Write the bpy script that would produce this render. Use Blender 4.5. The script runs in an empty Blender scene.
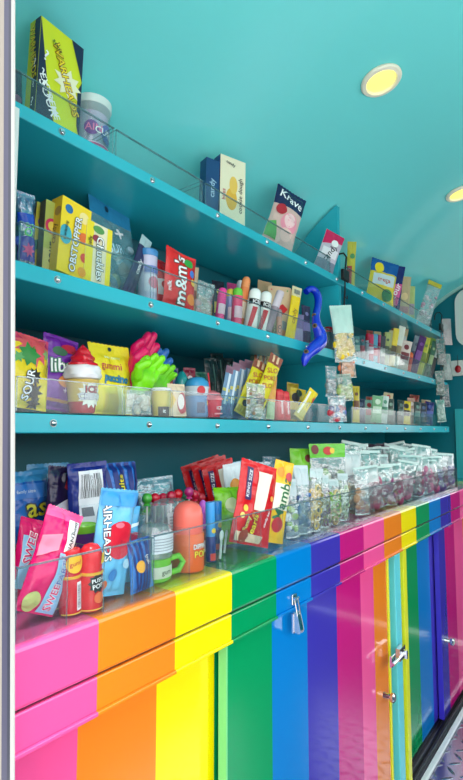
import bpy, bmesh, math, random
from mathutils import Vector, Matrix, noise
from mathutils.geometry import tessellate_polygon
SC = bpy.context.scene; COL = SC.collection
PI = math.pi
rnd = random.Random(7)

# ------------------------------------------------------------------ camera
EYE = Vector((0, 0, 1.26)); FPX = 500.0; YAW = math.atan(389/FPX); PITCH = math.atan(42/FPX)
FWD = Vector((math.cos(YAW)*math.cos(PITCH), math.sin(YAW)*math.cos(PITCH), math.sin(PITCH)))
RGT = Vector((math.sin(YAW), -math.cos(YAW), 0)); UPV = RGT.cross(FWD)
cd = bpy.data.cameras.new('camera'); cam = bpy.data.objects.new('camera', cd); COL.objects.link(cam)
cd.sensor_fit = 'VERTICAL'; cd.sensor_height = 36; cd.lens = FPX/780*36; cd.clip_start = .02
M3 = Matrix((RGT, UPV, -FWD)).transposed()
cam.matrix_world = Matrix.Translation(EYE) @ M3.to_4x4()
SC.camera = cam
def ray(px, py): return FWD*FPX + RGT*(px-231.5) + UPV*(390-py)
def proj(P):
    d = Vector(P)-EYE; z = d.dot(FWD)
    return 231.5+FPX*d.dot(RGT)/z, 390-FPX*d.dot(UPV)/z
def hit(px, py, P, n):
    r = ray(px, py); return EYE + r*((P-EYE).dot(n)/r.dot(n))
def at(px, py, Y): return hit(px, py, Vector((0, Y, 0)), Vector((0, 1, 0)))
def xat(px, Y, z):                                   # world X where column px meets plane Y at height z
    py = 400
    for _ in range(6):
        p = at(px, py, Y); py = proj((p.x, Y, z))[1]
    return p.x

# ------------------------------------------------------------------ materials
def lin(c):
    return tuple((v/255/12.92 if v/255 <= .04045 else ((v/255+.055)/1.055)**2.4) for v in c)+(1,)
_M = {}
def mat(c, rough=.35, metal=0, bump=0, bscale=60, coat=0, emit=0, alpha=1):
    key = (tuple(c), rough, metal, bump, bscale, coat, emit, alpha)
    if key in _M: return _M[key]
    m = bpy.data.materials.new('paint_%d_%d_%d' % tuple(c)); m.use_nodes = True
    nt = m.node_tree; b = nt.nodes['Principled BSDF']
    b.inputs['Base Color'].default_value = lin(c); b.inputs['Roughness'].default_value = rough
    b.inputs['Metallic'].default_value = metal; b.inputs['Coat Weight'].default_value = coat
    b.inputs['Coat Roughness'].default_value = .05
    if emit: b.inputs['Emission Color'].default_value = lin(c); b.inputs['Emission Strength'].default_value = emit
    if bump:
        tc = nt.nodes.new('ShaderNodeTexCoord'); n = nt.nodes.new('ShaderNodeTexNoise'); bp = nt.nodes.new('ShaderNodeBump')
        n.inputs['Scale'].default_value = bscale; n.inputs['Detail'].default_value = 2
        nt.links.new(tc.outputs['Object'], n.inputs['Vector']); nt.links.new(n.outputs['Fac'], bp.inputs['Height'])
        bp.inputs['Strength'].default_value = bump; bp.inputs['Distance'].default_value = .004
        nt.links.new(bp.outputs['Normal'], b.inputs['Normal'])
    _M[key] = m; return m
def foil(c): return mat(c, .24, 0, .8, 48)           # printed plastic wrapper
def card(c): return mat(c, .45)
def plas(c): return mat(c, .25)
def ink(c): return mat(c, .4)
def film(c=(235, 245, 245), a=.3, bump=.8, g=.1, gr=.12):            # clear wrapper: transparent + printed haze + gloss
    key = ('film', c, a, bump, g, gr)
    if key in _M: return _M[key]
    m = bpy.data.materials.new('clear_film'); m.use_nodes = True; nt = m.node_tree; nt.nodes.clear(); N = nt.nodes.new; L = nt.links.new
    out = N('ShaderNodeOutputMaterial'); m1 = N('ShaderNodeMixShader'); m2 = N('ShaderNodeMixShader')
    tr = N('ShaderNodeBsdfTransparent'); b = N('ShaderNodeBsdfPrincipled'); gl = N('ShaderNodeBsdfGlossy')
    tr.inputs['Color'].default_value = (.95, .98, .98, 1); gl.inputs['Roughness'].default_value = gr
    b.inputs['Base Color'].default_value = lin(c); b.inputs['Roughness'].default_value = .2
    fr = N('ShaderNodeLayerWeight'); pw = N('ShaderNodeMath'); pw.operation = 'POWER'; pw.inputs[1].default_value = 4
    L(fr.outputs['Facing'], pw.inputs[0])
    ad = N('ShaderNodeMath'); ad.operation = 'MULTIPLY_ADD'; ad.inputs[1].default_value = .45; ad.inputs[2].default_value = g; ad.use_clamp = True
    L(pw.outputs[0], ad.inputs[0]); m1.inputs[0].default_value = a
    L(tr.outputs[0], m1.inputs[1]); L(b.outputs[0], m1.inputs[2]); L(ad.outputs[0], m2.inputs[0]); L(m1.outputs[0], m2.inputs[1]); L(gl.outputs[0], m2.inputs[2]); L(m2.outputs[0], out.inputs[0])
    if bump:
        tc = N('ShaderNodeTexCoord'); n = N('ShaderNodeTexNoise'); bp = N('ShaderNodeBump')
        n.inputs['Scale'].default_value = 42; n.inputs['Detail'].default_value = 3
        L(tc.outputs['Object'], n.inputs['Vector']); L(n.outputs['Fac'], bp.inputs['Height'])
        bp.inputs['Strength'].default_value = bump; bp.inputs['Distance'].default_value = .012
        for s in (b, gl, fr): L(bp.outputs['Normal'], s.inputs['Normal'])
    _M[key] = m; return m
ACR = film((225, 240, 245), .012, 0, .03, .04)
ACRE = film((110, 145, 155), .45, 0, .12, .1)

# ------------------------------------------------------------------ mesh helper
def subdiv(vs, fs, L):
    vs = [Vector(v) for v in vs]; out = []; st = [tuple(f) for f in fs]
    cache = {}
    def mid(a, b):
        k = (min(a, b), max(a, b))
        if k not in cache: vs.append((vs[a]+vs[b])/2); cache[k] = len(vs)-1
        return cache[k]
    n = 0
    while st:
        a, b, c = st.pop(); n += 1
        e = [((vs[a]-vs[b]).length, a, b, c), ((vs[b]-vs[c]).length, b, c, a), ((vs[c]-vs[a]).length, c, a, b)]
        l, p, q, r = max(e)
        if l > L and n < 9000:
            m = mid(p, q); st += [(p, m, r), (m, q, r)]
        else: out.append((a, b, c))
    return vs, out
_T = {}
def text2d(s, off=0):
    if (s, off) in _T: return _T[(s, off)]
    cu = bpy.data.curves.new('lettering', 'FONT'); cu.body = s; cu.size = 1; cu.align_x = 'CENTER'; cu.align_y = 'CENTER'
    cu.offset = off; cu.resolution_u = 2
    o = bpy.data.objects.new('lettering', cu); COL.objects.link(o)
    dg = bpy.context.evaluated_depsgraph_get(); me = o.evaluated_get(dg).to_mesh()
    me.calc_loop_triangles()
    r = ([(v.co.x, v.co.y) for v in me.vertices], [tuple(t.vertices) for t in me.loop_triangles])
    bpy.data.objects.remove(o); bpy.data.curves.remove(cu)
    _T[(s, off)] = r; return r
class MB:
    def __init__(s): s.v = []; s.f = []; s.m = []; s.mats = []
    def mi(s, m):
        if m not in s.mats: s.mats.append(m)
        return s.mats.index(m)
    def add(s, vs, fs, m):
        o = len(s.v); s.v += [tuple(v) for v in vs]; k = s.mi(m)
        for f in fs: s.f.append(tuple(i+o for i in f)); s.m.append(k)
        return s
    def box(s, x0, x1, y0, y1, z0, z1, m, mats=None):
        vs = [(x, y, z) for z in (z0, z1) for y in (y0, y1) for x in (x0, x1)]
        fs = [(0, 2, 3, 1), (4, 5, 7, 6), (0, 1, 5, 4), (2, 6, 7, 3), (0, 4, 6, 2), (1, 3, 7, 5)]  # bottom top front back left right
        if mats is None: return s.add(vs, fs, m)
        o = len(s.v); s.v += vs
        for k, f in enumerate(fs): s.f.append(tuple(i+o for i in f)); s.m.append(s.mi(mats.get(k, m)))
        return s
    def prism(s, pts, axis, a0, a1, m):                 # polygon (2 coords) extruded along axis
        n = len(pts); vs = []
        for a in (a0, a1):
            for p in pts: vs.append({0: (a, p[0], p[1]), 1: (p[0], a, p[1]), 2: (p[0], p[1], a)}[axis])
        fs = [tuple(range(n)), tuple(range(2*n-1, n-1, -1))]+[(i, (i+1) % n, n+(i+1) % n, n+i) for i in range(n)]
        return s.add(vs, fs, m)
    def lathe(s, prof, m, n=20, c=(0, 0), sx=1, sy=1, twist=None):
        vs = []; fs = []
        for (r, z) in prof:
            for k in range(n):
                a = 2*PI*k/n; rr = r*(1+(twist(a, z) if twist else 0))
                vs.append((c[0]+rr*math.cos(a)*sx, c[1]+rr*math.sin(a)*sy, z))
        for i in range(len(prof)-1):
            for k in range(n): fs.append((i*n+k, i*n+(k+1) % n, (i+1)*n+(k+1) % n, (i+1)*n+k))
        fs.append(tuple(range(n-1, -1, -1))); fs.append(tuple((len(prof)-1)*n+k for k in range(n)))
        return s.add(vs, fs, m)
    def tube(s, pts, rad, m, n=8):
        pts = [Vector(p) for p in pts]; vs = []; fs = []
        rad = rad if isinstance(rad, (list, tuple)) else [rad]*len(pts)
        for i, p in enumerate(pts):
            t = (pts[min(i+1, len(pts)-1)]-pts[max(i-1, 0)]).normalized()
            a = t.orthogonal() if i == 0 else (pa - t*pa.dot(t)); a.normalize(); pa = a; b = t.cross(a)
            for k in range(n):
                q = 2*PI*k/n; vs.append(p+(a*math.cos(q)+b*math.sin(q))*rad[i])
        for i in range(len(pts)-1):
            for k in range(n): fs.append((i*n+k, i*n+(k+1) % n, (i+1)*n+(k+1) % n, (i+1)*n+k))
        fs.append(tuple(range(n-1, -1, -1))); fs.append(tuple((len(pts)-1)*n+k for k in range(n)))
        return s.add(vs, fs, m)
    def ball(s, c, r, m, n=12, sc=(1, 1, 1)):
        prof = [(max(1e-4, math.sin(PI*i/8)), -math.cos(PI*i/8)) for i in range(9)]
        b = MB(); b.lathe(prof, m, n)
        return s.add([(c[0]+x*r*sc[0], c[1]+y*r*sc[1], c[2]+z*r*sc[2]) for x, y, z in b.v], b.f, m)
    def prints(s, P, w, h, surf):
        e = 0; L = min(w, h)*.1
        def put(pts, fs, m):
            nonlocal e
            e += 1
            vs, fs = subdiv([(p[0], p[1], 0) for p in pts], fs, L)
            fs2 = []
            for a, b, c in fs:
                fs2.append((a, b, c) if (vs[b]-vs[a]).cross(vs[c]-vs[a]).z > 0 else (a, c, b))
            s.add([surf(v.x, v.y, .0003*e) for v in vs], fs2, m)
        def poly(pts, m):
            q = .495*w*getattr(surf, 'fit', 1); pts = [(max(-q, min(q, x)), max(0, min(h, y))) for x, y in pts]
            put(pts, [tuple(t) for t in tessellate_polygon([[Vector((p[0], p[1], 0)) for p in pts]])], m)
        for p in P:
            k = p[0]
            if k == 't':
                _, tx, c, u, v, sz, rot = p[:7]; oc = p[7] if len(p) > 7 else None; xs = p[8] if len(p) > 8 else 1
                pv = text2d(tx, .06 if oc else .012)[0]; a = math.radians(rot)      # keep the words on the face
                bx = [(x*xs*math.cos(a)-y*math.sin(a))*sz*h for x, y in pv]; bz = [(x*xs*math.sin(a)+y*math.cos(a))*sz*h for x, y in pv]
                ft = getattr(surf, 'fit', 1); kk = min(1, .94*ft*w/(max(bx)-min(bx)), .92*h/(max(bz)-min(bz))); sz *= kk
                u = max(-.47*ft-min(bx)*kk/w, min(.47*ft-max(bx)*kk/w, u)); v = max(.04-min(bz)*kk/h, min(.96-max(bz)*kk/h, v))
                for col, off in (((oc, .06),) if oc else ())+((c, .012),):
                    pv, pf = text2d(tx, off); a = math.radians(rot); q = sz*h
                    put([(u*w+(x*xs*math.cos(a)-y*math.sin(a))*q, v*h+(x*xs*math.sin(a)+y*math.cos(a))*q) for x, y in pv], pf, ink(col))
            elif k == 'r':
                _, u0, v0, u1, v1, c = p; poly([(u0*w, v0*h), (u1*w, v0*h), (u1*w, v1*h), (u0*w, v1*h)], ink(c))
            elif k == 'p': poly([(a*w, b*h) for a, b in p[1]], ink(p[2]))
            elif k == 'd':
                _, u, v, r, c = p[:5]; asp = p[5] if len(p) > 5 else 1
                poly([(u*w+r*w*math.cos(2*PI*i/20), v*h+r*w*asp*math.sin(2*PI*i/20)) for i in range(20)], ink(c))
            elif k == 's':
                _, u, v, r1, r2, n, c = p
                poly([(u*w+(r1 if i % 2 else r2)*w*math.cos(PI*i/n), v*h+(r1 if i % 2 else r2)*w*math.sin(PI*i/n)) for i in range(2*n)], ink(c))
            elif k == 'b':                               # barcode block
                _, u0, v0, u1, v1, vert = p; poly([(u0*w, v0*h), (u1*w, v0*h), (u1*w, v1*h), (u0*w, v1*h)], ink((240, 240, 245)))
                r = random.Random(3); t = .08
                e0 = e
                while t < .92:
                    q = r.choice((.012, .02, .03)); e = e0
                    if vert: a = [(u0+(u1-u0)*.12, v0+(v1-v0)*t), (u0+(u1-u0)*.8, v0+(v1-v0)*t), (u0+(u1-u0)*.8, v0+(v1-v0)*(t+q)), (u0+(u1-u0)*.12, v0+(v1-v0)*(t+q))]
                    else: a = [(u0+(u1-u0)*t, v0+(v1-v0)*.2), (u0+(u1-u0)*(t+q), v0+(v1-v0)*.2), (u0+(u1-u0)*(t+q), v0+(v1-v0)*.9), (u0+(u1-u0)*t, v0+(v1-v0)*.9)]
                    poly([(x*w, y*h) for x, y in a], ink((25, 25, 30))); t += q+r.choice((.025, .04))
        return s
    def build(s, name, parent=None, smooth=True, bevel=0):
        me = bpy.data.meshes.new(name); me.from_pydata(s.v, [], s.f)
        for m in s.mats: me.materials.append(m)
        me.polygons.foreach_set('material_index', s.m)
        if smooth:
            me.polygons.foreach_set('use_smooth', [True]*len(s.f)); me.set_sharp_from_angle(angle=math.radians(38))
        me.update()
        o = bpy.data.objects.new(name, me); COL.objects.link(o); o.parent = parent
        if bevel:
            b = o.modifiers.new('bevel', 'BEVEL'); b.width = bevel; b.segments = 2; b.limit_method = 'ANGLE'
        return o
def empty(name):
    o = bpy.data.objects.new(name, None); COL.objects.link(o); o.empty_display_size = .02; return o
def tag(o, label, cat, group=None):
    o['label'] = label; o['category'] = cat
    if group: o['group'] = group
    return o
def struct(o): o['kind'] = 'structure'; return o

# ------------------------------------------------------------------ packages: each returns its root, base centre at the origin, front towards -Y
def pillow_surf(w, h, d, sd, head=0, slim=.35):
    H = h*(1-head); r = random.Random(sd)
    ph = [r.uniform(0, 6.28) for _ in range(4)]; wr = d*.09
    def thick(x, z):
        if z >= H: return .0006
        t = min(1, max(0, z/H)); u = min(1, abs(2*x/w))
        pz = (max(0, math.sin(PI*min(1, max(0, (t-.04)/.92)))))**slim if .04 < t < .96 else 0
        px = max(0, 1-u**2.4)**.6
        wv = (math.sin(x/w*16+ph[0]+4*t)+math.sin(x/w*9-t*8+ph[1]))*wr*(.25+.75*(1-pz))*px
        wv += math.sin(x/w*28+ph[2])*wr*.8*max(0, 1-abs(t-.93)/.12)*px+math.sin(x/w*28+ph[3])*wr*.8*max(0, 1-abs(t-.07)/.12)*px
        return max(.0006, d/2*pz*px+wv*min(1, min(t, 1-t)*12))
    return thick, H
def bag(w, h, d=.03, c=(200, 30, 60), P=(), bands=(), head=0, hole=False, sd=1, name='bag_body', root=None, m=None, zig=True, slim=.42, crum=None):
    """heat-sealed pillow bag; bands = [(v0, v1, colour)] ; head = share of flat header"""
    thick, H = pillow_surf(w, h, d, sd, head, slim)
    crum = d*.22 if crum is None else crum; _r = random.Random(sd*7+int(w*1e5)); flop = _r.uniform(-.35, .55)*d; sd = sd+_r.random()*40
    nu, nv = 20, 30; mb = MB(); base = m or foil(c)
    def mk(x, z, sg):
        t = z/h; bl = math.sin(PI*min(1, z/H)) if z < H else 0
        q = noise.noise(Vector((x*34+sd*3.1, z*34, sg*2.5)))*crum*bl*max(0, 1-abs(2*x/w)**4)+noise.noise(Vector((x*80, z*80+sd, sg*4.5)))*crum*.35*bl
        y = sg*max(.0005, thick(x, z)+q)+flop*t**2.2+crum*.9*noise.noise(Vector((x*22/max(.05, w)*.08+sd, z*9, 1.7)))*t
        return (x*(1-.06*bl+.035*noise.noise(Vector((sd*1.3, z*24, .3))))+w*.02*noise.noise(Vector((sd*2.1, z*13, 5.3))), y, z)
    def colour(v):
        for a, b, cc in bands:
            if a <= v <= b: return cc if not isinstance(cc, tuple) else foil(cc)
        return base
    zs = sorted(set([i/nv for i in range(nv+1)]+[.04, .96, 1-head]+[q for b in bands for q in b[:2]]))
    for sg in (-1, 1):
        vs = []; n = len(zs)
        for t in zs:
            for i in range(nu+1):
                z = t*h; x = (i/nu-.5)*w
                if zig and t in (0, 1): z += (.0016 if i % 2 else 0)*(1 if t == 1 else -1)*(0 if t == 0 else 1)
                vs.append(mk(x, z, sg))
        for j in range(n-1):
            cc = colour((zs[j]+zs[j+1])/2)
            fs = [(j*(nu+1)+i, j*(nu+1)+i+1, (j+1)*(nu+1)+i+1, (j+1)*(nu+1)+i) for i in range(nu)]
            if sg > 0: fs = [f[::-1] for f in fs]
            if j == 0: off = len(mb.v); mb.v += [tuple(v) for v in vs]
            k = mb.mi(cc)
            for f in fs: mb.f.append(tuple(q+off for q in f)); mb.m.append(k)
    e = MB(); 
    for sx in (-1, 1):                                 # close the side edges
        vs = []; 
        for t in zs: vs += [mk(sx*w/2, t*h, -1), mk(sx*w/2, t*h, 1)]
        mb.add(vs, [((2*j, 2*j+1, 2*j+3, 2*j+2) if sx < 0 else (2*j, 2*j+2, 2*j+3, 2*j+1)) for j in range(len(zs)-1)], base)
    P = list(P)
    if hole: P.append(('d', 0, 1-head*.5, .045, (20, 40, 50)))
    def surf(x, z, e): q = mk(x, max(0, min(h, z)), -1); return (q[0], q[1]-e-.0006, z)
    mb.prints(P, w, h, surf)
    return mb.build(name if root else 'candy_bag', root)
def carton(w, h, d=.03, c=(240, 220, 40), P=(), side=None, SP=(), top=None, sd=1):
    mb = MB(); mb.box(-w/2, w/2, -d/2, d/2, 0, h, card(c), {4: card(side or c), 5: card(side or c), 1: card(top or c)})
    mb.prints(P, w, h, lambda x, z, e: (x, -d/2-e, z))
    if SP: mb.prints(SP, d, h, lambda x, z, e: (-w/2-e, -x, z))
    return mb.build('candy_box', None, False)
def card_pack(w, h, d=.006, c=(220, 190, 150), P=(), sd=1):
    """thin backing card with rounded corners"""
    r = min(w, h)*.12; pts = []
    for cx, cz, a0 in ((w/2-r, h-r, 0), (-w/2+r, h-r, 90), (-w/2+r, r, 180), (w/2-r, r, 270)):
        for k in range(5): a = math.radians(a0+k*22.5); pts.append((cx+r*math.cos(a), cz+r*math.sin(a)))
    mb = MB(); mb.prism(pts, 1, -d/2, d/2, card(c)); mb.prints(P, w, h, lambda x, z, e: (x, -d/2-e, z))
    return mb.build('candy_card', None, False)
def cyl_surf(r):
    def f(x, z, e): return ((r+e)*math.sin(x/r), -(r+e)*math.cos(x/r), z)
    f.fit = 1.4; return f
def tube(w, h, d=0, c=(210, 40, 50), cap=(240, 60, 60), capf=.3, P=(), dome=True, ring=None, capm=None, sd=1):
    """round candy tube with a separate cap"""
    root = empty('candy_tube'); r = w/2; hb = h*(1-capf)
    mb = MB(); mb.lathe([(r*.97, 0), (r, .002), (r, hb*.98), (r*.97, hb)], plas(c), 20)
    if ring: mb.lathe([(r*1.03, hb*.93), (r*1.05, hb*.95), (r*1.05, hb*.99), (r, hb)], plas(ring), 20)
    mb.prints(P, w, h, cyl_surf(r*1.004)); mb.build('tube_body', root)
    k = MB(); hc = h*capf; q = r*.93
    prof = [(q, hb), (q, hb+hc*.55)]+([(q*.9, hb+hc*.78), (q*.62, hb+hc*.94), (q*.2, h)] if dome else [(q, h-.002), (q*.95, h)])
    k.lathe(prof, capm or plas(cap), 20); k.build('cap', root)
    return root
def tub(w, h, d=0, c=None, lid=(225, 240, 235), P=(), fill=(190, 200, 220), sd=1, name='candy_tub', taper=.82):
    root = empty(name); r = w/2
    b = MB(); pr = [(r*taper, 0), (r*.9, h*.5), (r*.97, h*.9)]; b.lathe(pr, film((230, 245, 245), .2, 0) if c is None else plas(c), 24)
    rad = r*.93
    b.prints(P, w, h, lambda x, z, e: ((rad*(.9+.12*z/h)+.0012+e)*math.sin(x/rad), -(rad*(.9+.12*z/h)+.0012+e)*math.cos(x/rad), z))
    b.build('tub_body', root)
    l = MB(); l.lathe([(r*.99, h*.88), (r*1.02, h*.9), (r*1.02, h*.985), (r*.95, h), (r*.9, h*.985), (r*.2, h*.98)], plas(lid), 24); l.build('lid', root)
    if c is None:
        f = MB(); f.lathe([(r*.74, .003), (r*.82, h*.5), (r*.84, h*.78), (r*.4, h*.84)], mat(fill, .6, 0, .6, 150), 18); f.build('contents', root)
    return root
def clear_bag(w, h, d=.03, fill=((200, 150, 90),), P=(), head=0, hc=None, level=.6, tint=(235, 245, 245), a=.28, sd=1, n=16, shape='lump', bands=()):
    """clear film bag with its sweets as a child"""
    root = empty('candy_bag'); r = random.Random(sd)
    bb = list(bands)
    if head and hc: bb.append((1-head, 1, hc))
    bag(w, h, d, (0, 0, 0), P, bb, head if head else 0, sd=sd, root=root, name='clear_film', m=film(tint, a*.6, 1, .2), crum=d*.24)
    th, H = pillow_surf(w, h, d, sd, head)
    mb = MB()
    for i in range(n):
        x = r.uniform(-.36, .36)*w; z = r.uniform(.1, level)*H; q = min(w*.17, d*.42, .014)*r.uniform(.8, 1.15)
        y = r.uniform(-.3, .3)*max(0, 2*th(x, z)-2*q)/1
        m = mat(r.choice(fill), .4)
        if shape == 'ring':
            a = r.uniform(0, 3); pts = [(x+q*1.3*math.cos(t*PI/6), y+q*.5*math.sin(t*PI/6+a), z+q*1.3*math.sin(t*PI/6)) for t in range(13)]; mb.tube(pts, q*.4, m, 6)
        else: mb.ball((x, y, z), q, m, 8, (r.uniform(.9, 1.4), .7, r.uniform(.8, 1.5)))
    mb.build('sweets', root); return root
def stick(w, h, d=0, c=(180, 200, 220), P=(), bands=(), sd=1):
    return bag(w, h, d or w*.75, c, P, bands, sd=sd, slim=.12)

# ------------------------------------------------------------------ placing
def orient(o, B, lean, yaw, tilt, w, d):
    up = w/2*abs(math.sin(lean))+d/2*abs(math.sin(tilt))
    o.location = (B.x, B.y, B.z+up); o.rotation_euler = (tilt, lean, yaw)
    return up
Z0 = 1.26
S1, S2, S3, CT = Z0+.517, Z0+.2645, Z0+.030, Z0-.246
LEV = {'1': S1, '2': S2, '3': S3, 'c': CT}
def put(fn, name, cat, label, lev, bx, tx, ty, wp, Y, yaw=0, tilt=-.05, group=None, d=.03, by=None, lift=.0035, wm=None, **k):
    """base column bx on the shelf, top centre pixel (tx, ty), width wp pixels, centre depth Y"""
    a = math.radians(yaw); n = Vector((math.sin(a), -math.cos(a), 0)); ax = Vector((math.cos(a), math.sin(a), 0))
    if by is None:
        z = LEV[lev]+lift; B = Vector((xat(bx, Y, z), Y, z))
    else: B = at(bx, by, Y)
    T = hit(tx, ty, B, n); D = T-B; lean = math.atan2(D.dot(ax), D.z)
    mx, my = proj(B+D*.5)
    w = wm or (hit(mx+wp/2, my, B, n)-hit(mx-wp/2, my, B, n)).dot(ax)*math.cos(lean)
    if by is None:
        up = w/2*abs(math.sin(lean))+d/2*abs(math.sin(tilt)); B2 = B
        h = (D.z-up)/math.cos(lean)/math.cos(tilt)
    else: h = D.length
    o = fn(w, max(.01, h), d, **k)
    o.name = name
    if by is None: orient(o, B, lean, a, tilt, w, d)
    else: o.location = B; o.rotation_euler = (0, lean, a)
    return tag(o, label, cat, group)
# ================================================================== SETTING
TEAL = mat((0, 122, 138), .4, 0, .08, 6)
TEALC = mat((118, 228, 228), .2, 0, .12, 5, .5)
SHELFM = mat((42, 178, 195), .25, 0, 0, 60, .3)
WHITE = mat((235, 235, 228), .4); CHROME = mat((210, 212, 215), .12, 1); BLACK = mat((14, 14, 16), .4)
PROF = [(1.12, 0), (1.12, .7), (1.12, 1.1), (1.115, 1.28), (1.10, 1.40), (1.075, 1.51), (1.03, 1.64), (.972, 1.765),
        (.925, 1.86), (.855, 1.942), (.75, 2.02), (.615, 2.084), (.475, 2.13), (.3, 2.165), (.1, 2.195), (-.2, 2.21), (-1.05, 2.21)]
XA, XB = .27, 2.92; FZ = .15
def wally(z):
    for (y0, z0), (y1, z1) in zip(PROF, PROF[1:]):
        if z0 <= z <= z1 and z1 > z0: return y0+(y1-y0)*(z-z0)/(z1-z0)
    return -1
def ceilz(y):
    for (y0, z0), (y1, z1) in zip(PROF[2:], PROF[3:]):
        if y1 <= y <= y0: return z0+(z1-z0)*(y0-y)/(y0-y1+1e-9)
def shell(pts, name, m):
    mb = MB(); n = len(pts); o = []
    for i, p in enumerate(pts):                        # outward offset for real thickness
        a = Vector(pts[max(0, i-1)]); b = Vector(pts[min(n-1, i+1)]); t = (b-a).normalized(); o.append((p[0]+t.y*.03, p[1]-t.x*.03))
        if i == n-1 and pts is CEILP: o[-1] = (p[0], p[1]+.03)
    mb.prism(list(pts)+o[::-1], 0, XA, XB, m)
    return struct(mb.build(name))
# smooth the profile a little by Catmull-Rom sampling
def crom(P, k=4):
    out = []
    for i in range(len(P)-1):
        a, b, c, d = P[max(0, i-1)], P[i], P[i+1], P[min(len(P)-1, i+2)]
        for j in range(k):
            t = j/k
            out.append(tuple(.5*(2*b[q]+(c[q]-a[q])*t+(2*a[q]-5*b[q]+4*c[q]-d[q])*t*t+(3*b[q]-a[q]-3*c[q]+d[q])*t**3) for q in (0, 1)))
    return out+[P[-1]]
CEILP = [p for p in crom(PROF) if p[1] >= 1.765]
WALLP = [(1.12, -.002)]+[p for p in crom(PROF)[1:] if p[1] <= 1.7651]
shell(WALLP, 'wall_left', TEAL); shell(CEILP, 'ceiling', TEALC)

# diamond plate floor
fm = bpy.data.materials.new('diamond_plate'); fm.use_nodes = True; nt = fm.node_tree; b = nt.nodes['Principled BSDF']
b.inputs['Base Color'].default_value = lin((150, 150, 165)); b.inputs['Metallic'].default_value = 1; b.inputs['Roughness'].default_value = .22
def nd(t, **k):
    n = nt.nodes.new(t)
    for a, v in k.items(): setattr(n, a, v)
    return n
def mth(op, a, b2=None):
    n = nd('ShaderNodeMath', operation=op)
    for i, v in enumerate((a, b2)):
        if v is None: continue
        if isinstance(v, (int, float)): n.inputs[i].default_value = v
        else: nt.links.new(v, n.inputs[i])
    return n.outputs[0]
tc = nd('ShaderNodeTexCoord'); sp = nd('ShaderNodeSeparateXYZ'); nt.links.new(tc.outputs['Object'], sp.inputs[0])
U = mth('MULTIPLY', mth('ADD', sp.outputs[0], sp.outputs[1]), 22); V = mth('MULTIPLY', mth('SUBTRACT', sp.outputs[0], sp.outputs[1]), 22)
def bars(u, v, su, sv, off):
    a = mth('SUBTRACT', mth('FRACT', mth('ADD', mth('MULTIPLY', u, .5), off)), .5); c = mth('SUBTRACT', mth('FRACT', mth('ADD', mth('MULTIPLY', v, .5), off)), .5)
    d = mth('ADD', mth('POWER', mth('MULTIPLY', a, su), 2), mth('POWER', mth('MULTIPLY', c, sv), 2))
    n = nd('ShaderNodeMath', operation='SUBTRACT', use_clamp=True); n.inputs[0].default_value = 1; nt.links.new(d, n.inputs[1]); return n.outputs[0]
hgt = mth('MAXIMUM', bars(U, V, 3, 11, 0), bars(U, V, 11, 3, .5))
bp = nd('ShaderNodeBump'); bp.inputs['Strength'].default_value = 1; bp.inputs['Distance'].default_value = .004
nt.links.new(hgt, bp.inputs['Height']); nt.links.new(bp.outputs[0], b.inputs['Normal'])
fl = MB(); fl.box(XA-.05, XB, -1.05, 1.12, FZ-.03, FZ, fm); struct(fl.build('floor', None, False))
cb = MB(); cb.box(3.7, 3.75, -1.05, 1.12, -.03, 1.15, mat((40, 40, 46), .6)); cb.box(XB+.03, 3.75, -1.05, 1.12, 1.9, 1.93, mat((60, 60, 66), .8)); cb.box(XB+.03, 3.7, -1.05, 1.12, -.03, -.001, mat((60, 60, 66), .8)); struct(cb.build('cab_light_blocker', None, False))  # unseen dark dash wall and roof, added to dim reflections in the striped doors
g = MB(); g.box(-6, 6, -7, 3, -.75, -.7, mat((205, 203, 196), .9, 0, .3, 20)); struct(g.build('ground', None, False))

# far bulkhead with the opening to the cab
wf = MB()
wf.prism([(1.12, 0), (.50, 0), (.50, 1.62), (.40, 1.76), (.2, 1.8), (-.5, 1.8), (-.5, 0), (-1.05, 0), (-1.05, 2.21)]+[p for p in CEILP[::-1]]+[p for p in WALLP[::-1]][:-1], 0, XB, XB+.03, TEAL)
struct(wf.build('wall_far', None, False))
t = MB(); t.prism([(p[0]-.012, p[1]-.012) for p in CEILP if p[0] > -.6]+[(p[0], p[1]) for p in CEILP if p[0] > -.6][::-1], 0, XB-.014, XB, mat((170, 215, 205), .4)); struct(t.build('trim_ceiling', None))
# white window frame and rail on the bulkhead
wn = MB(); pts = []
for cx, cz, a0 in ((.86, 1.51, 0), (.86, 1.43, 270)): pass
def rrect(y0, y1, z0, z1, r):
    o = []
    for cy, cz, a0 in ((y1-r, z1-r, 0), (y0+r, z1-r, 90), (y0+r, z0+r, 180), (y1-r, z0+r, 270)):
        for k in range(6): a = math.radians(a0+k*18); o.append((cy+r*math.cos(a), cz+r*math.sin(a)))
    return o
pa = at(457, 290, 0); 
def onb(px, py, X=XB): return hit(px, py, Vector((X, 0, 0)), Vector((1, 0, 0)))
a = onb(456.5, 292); c = onb(457, 348)
wn.prism(rrect(.33, a.y, c.z, a.z, .07), 0, XB-.035, XB-.002, WHITE); tag(wn.build('wall_panel', None, True, .004), 'white rounded panel high on the teal far wall', 'panel')
a = onb(446, 362); c = onb(446, 377)
r_ = MB(); r_.box(XB-.03, XB-.002, .36, a.y, c.z, a.z, WHITE); tag(r_.build('wall_rail', None, False, .004), 'white horizontal rail across the far wall under the white panel', 'rail')
a = onb(455, 400)
r_ = MB(); r_.box(XB-.02, XB-.002, .505, a.y, .0, a.z-.05, mat((62, 182, 188), .3)); struct(r_.build('trim_doorway', None, False, .003))
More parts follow.
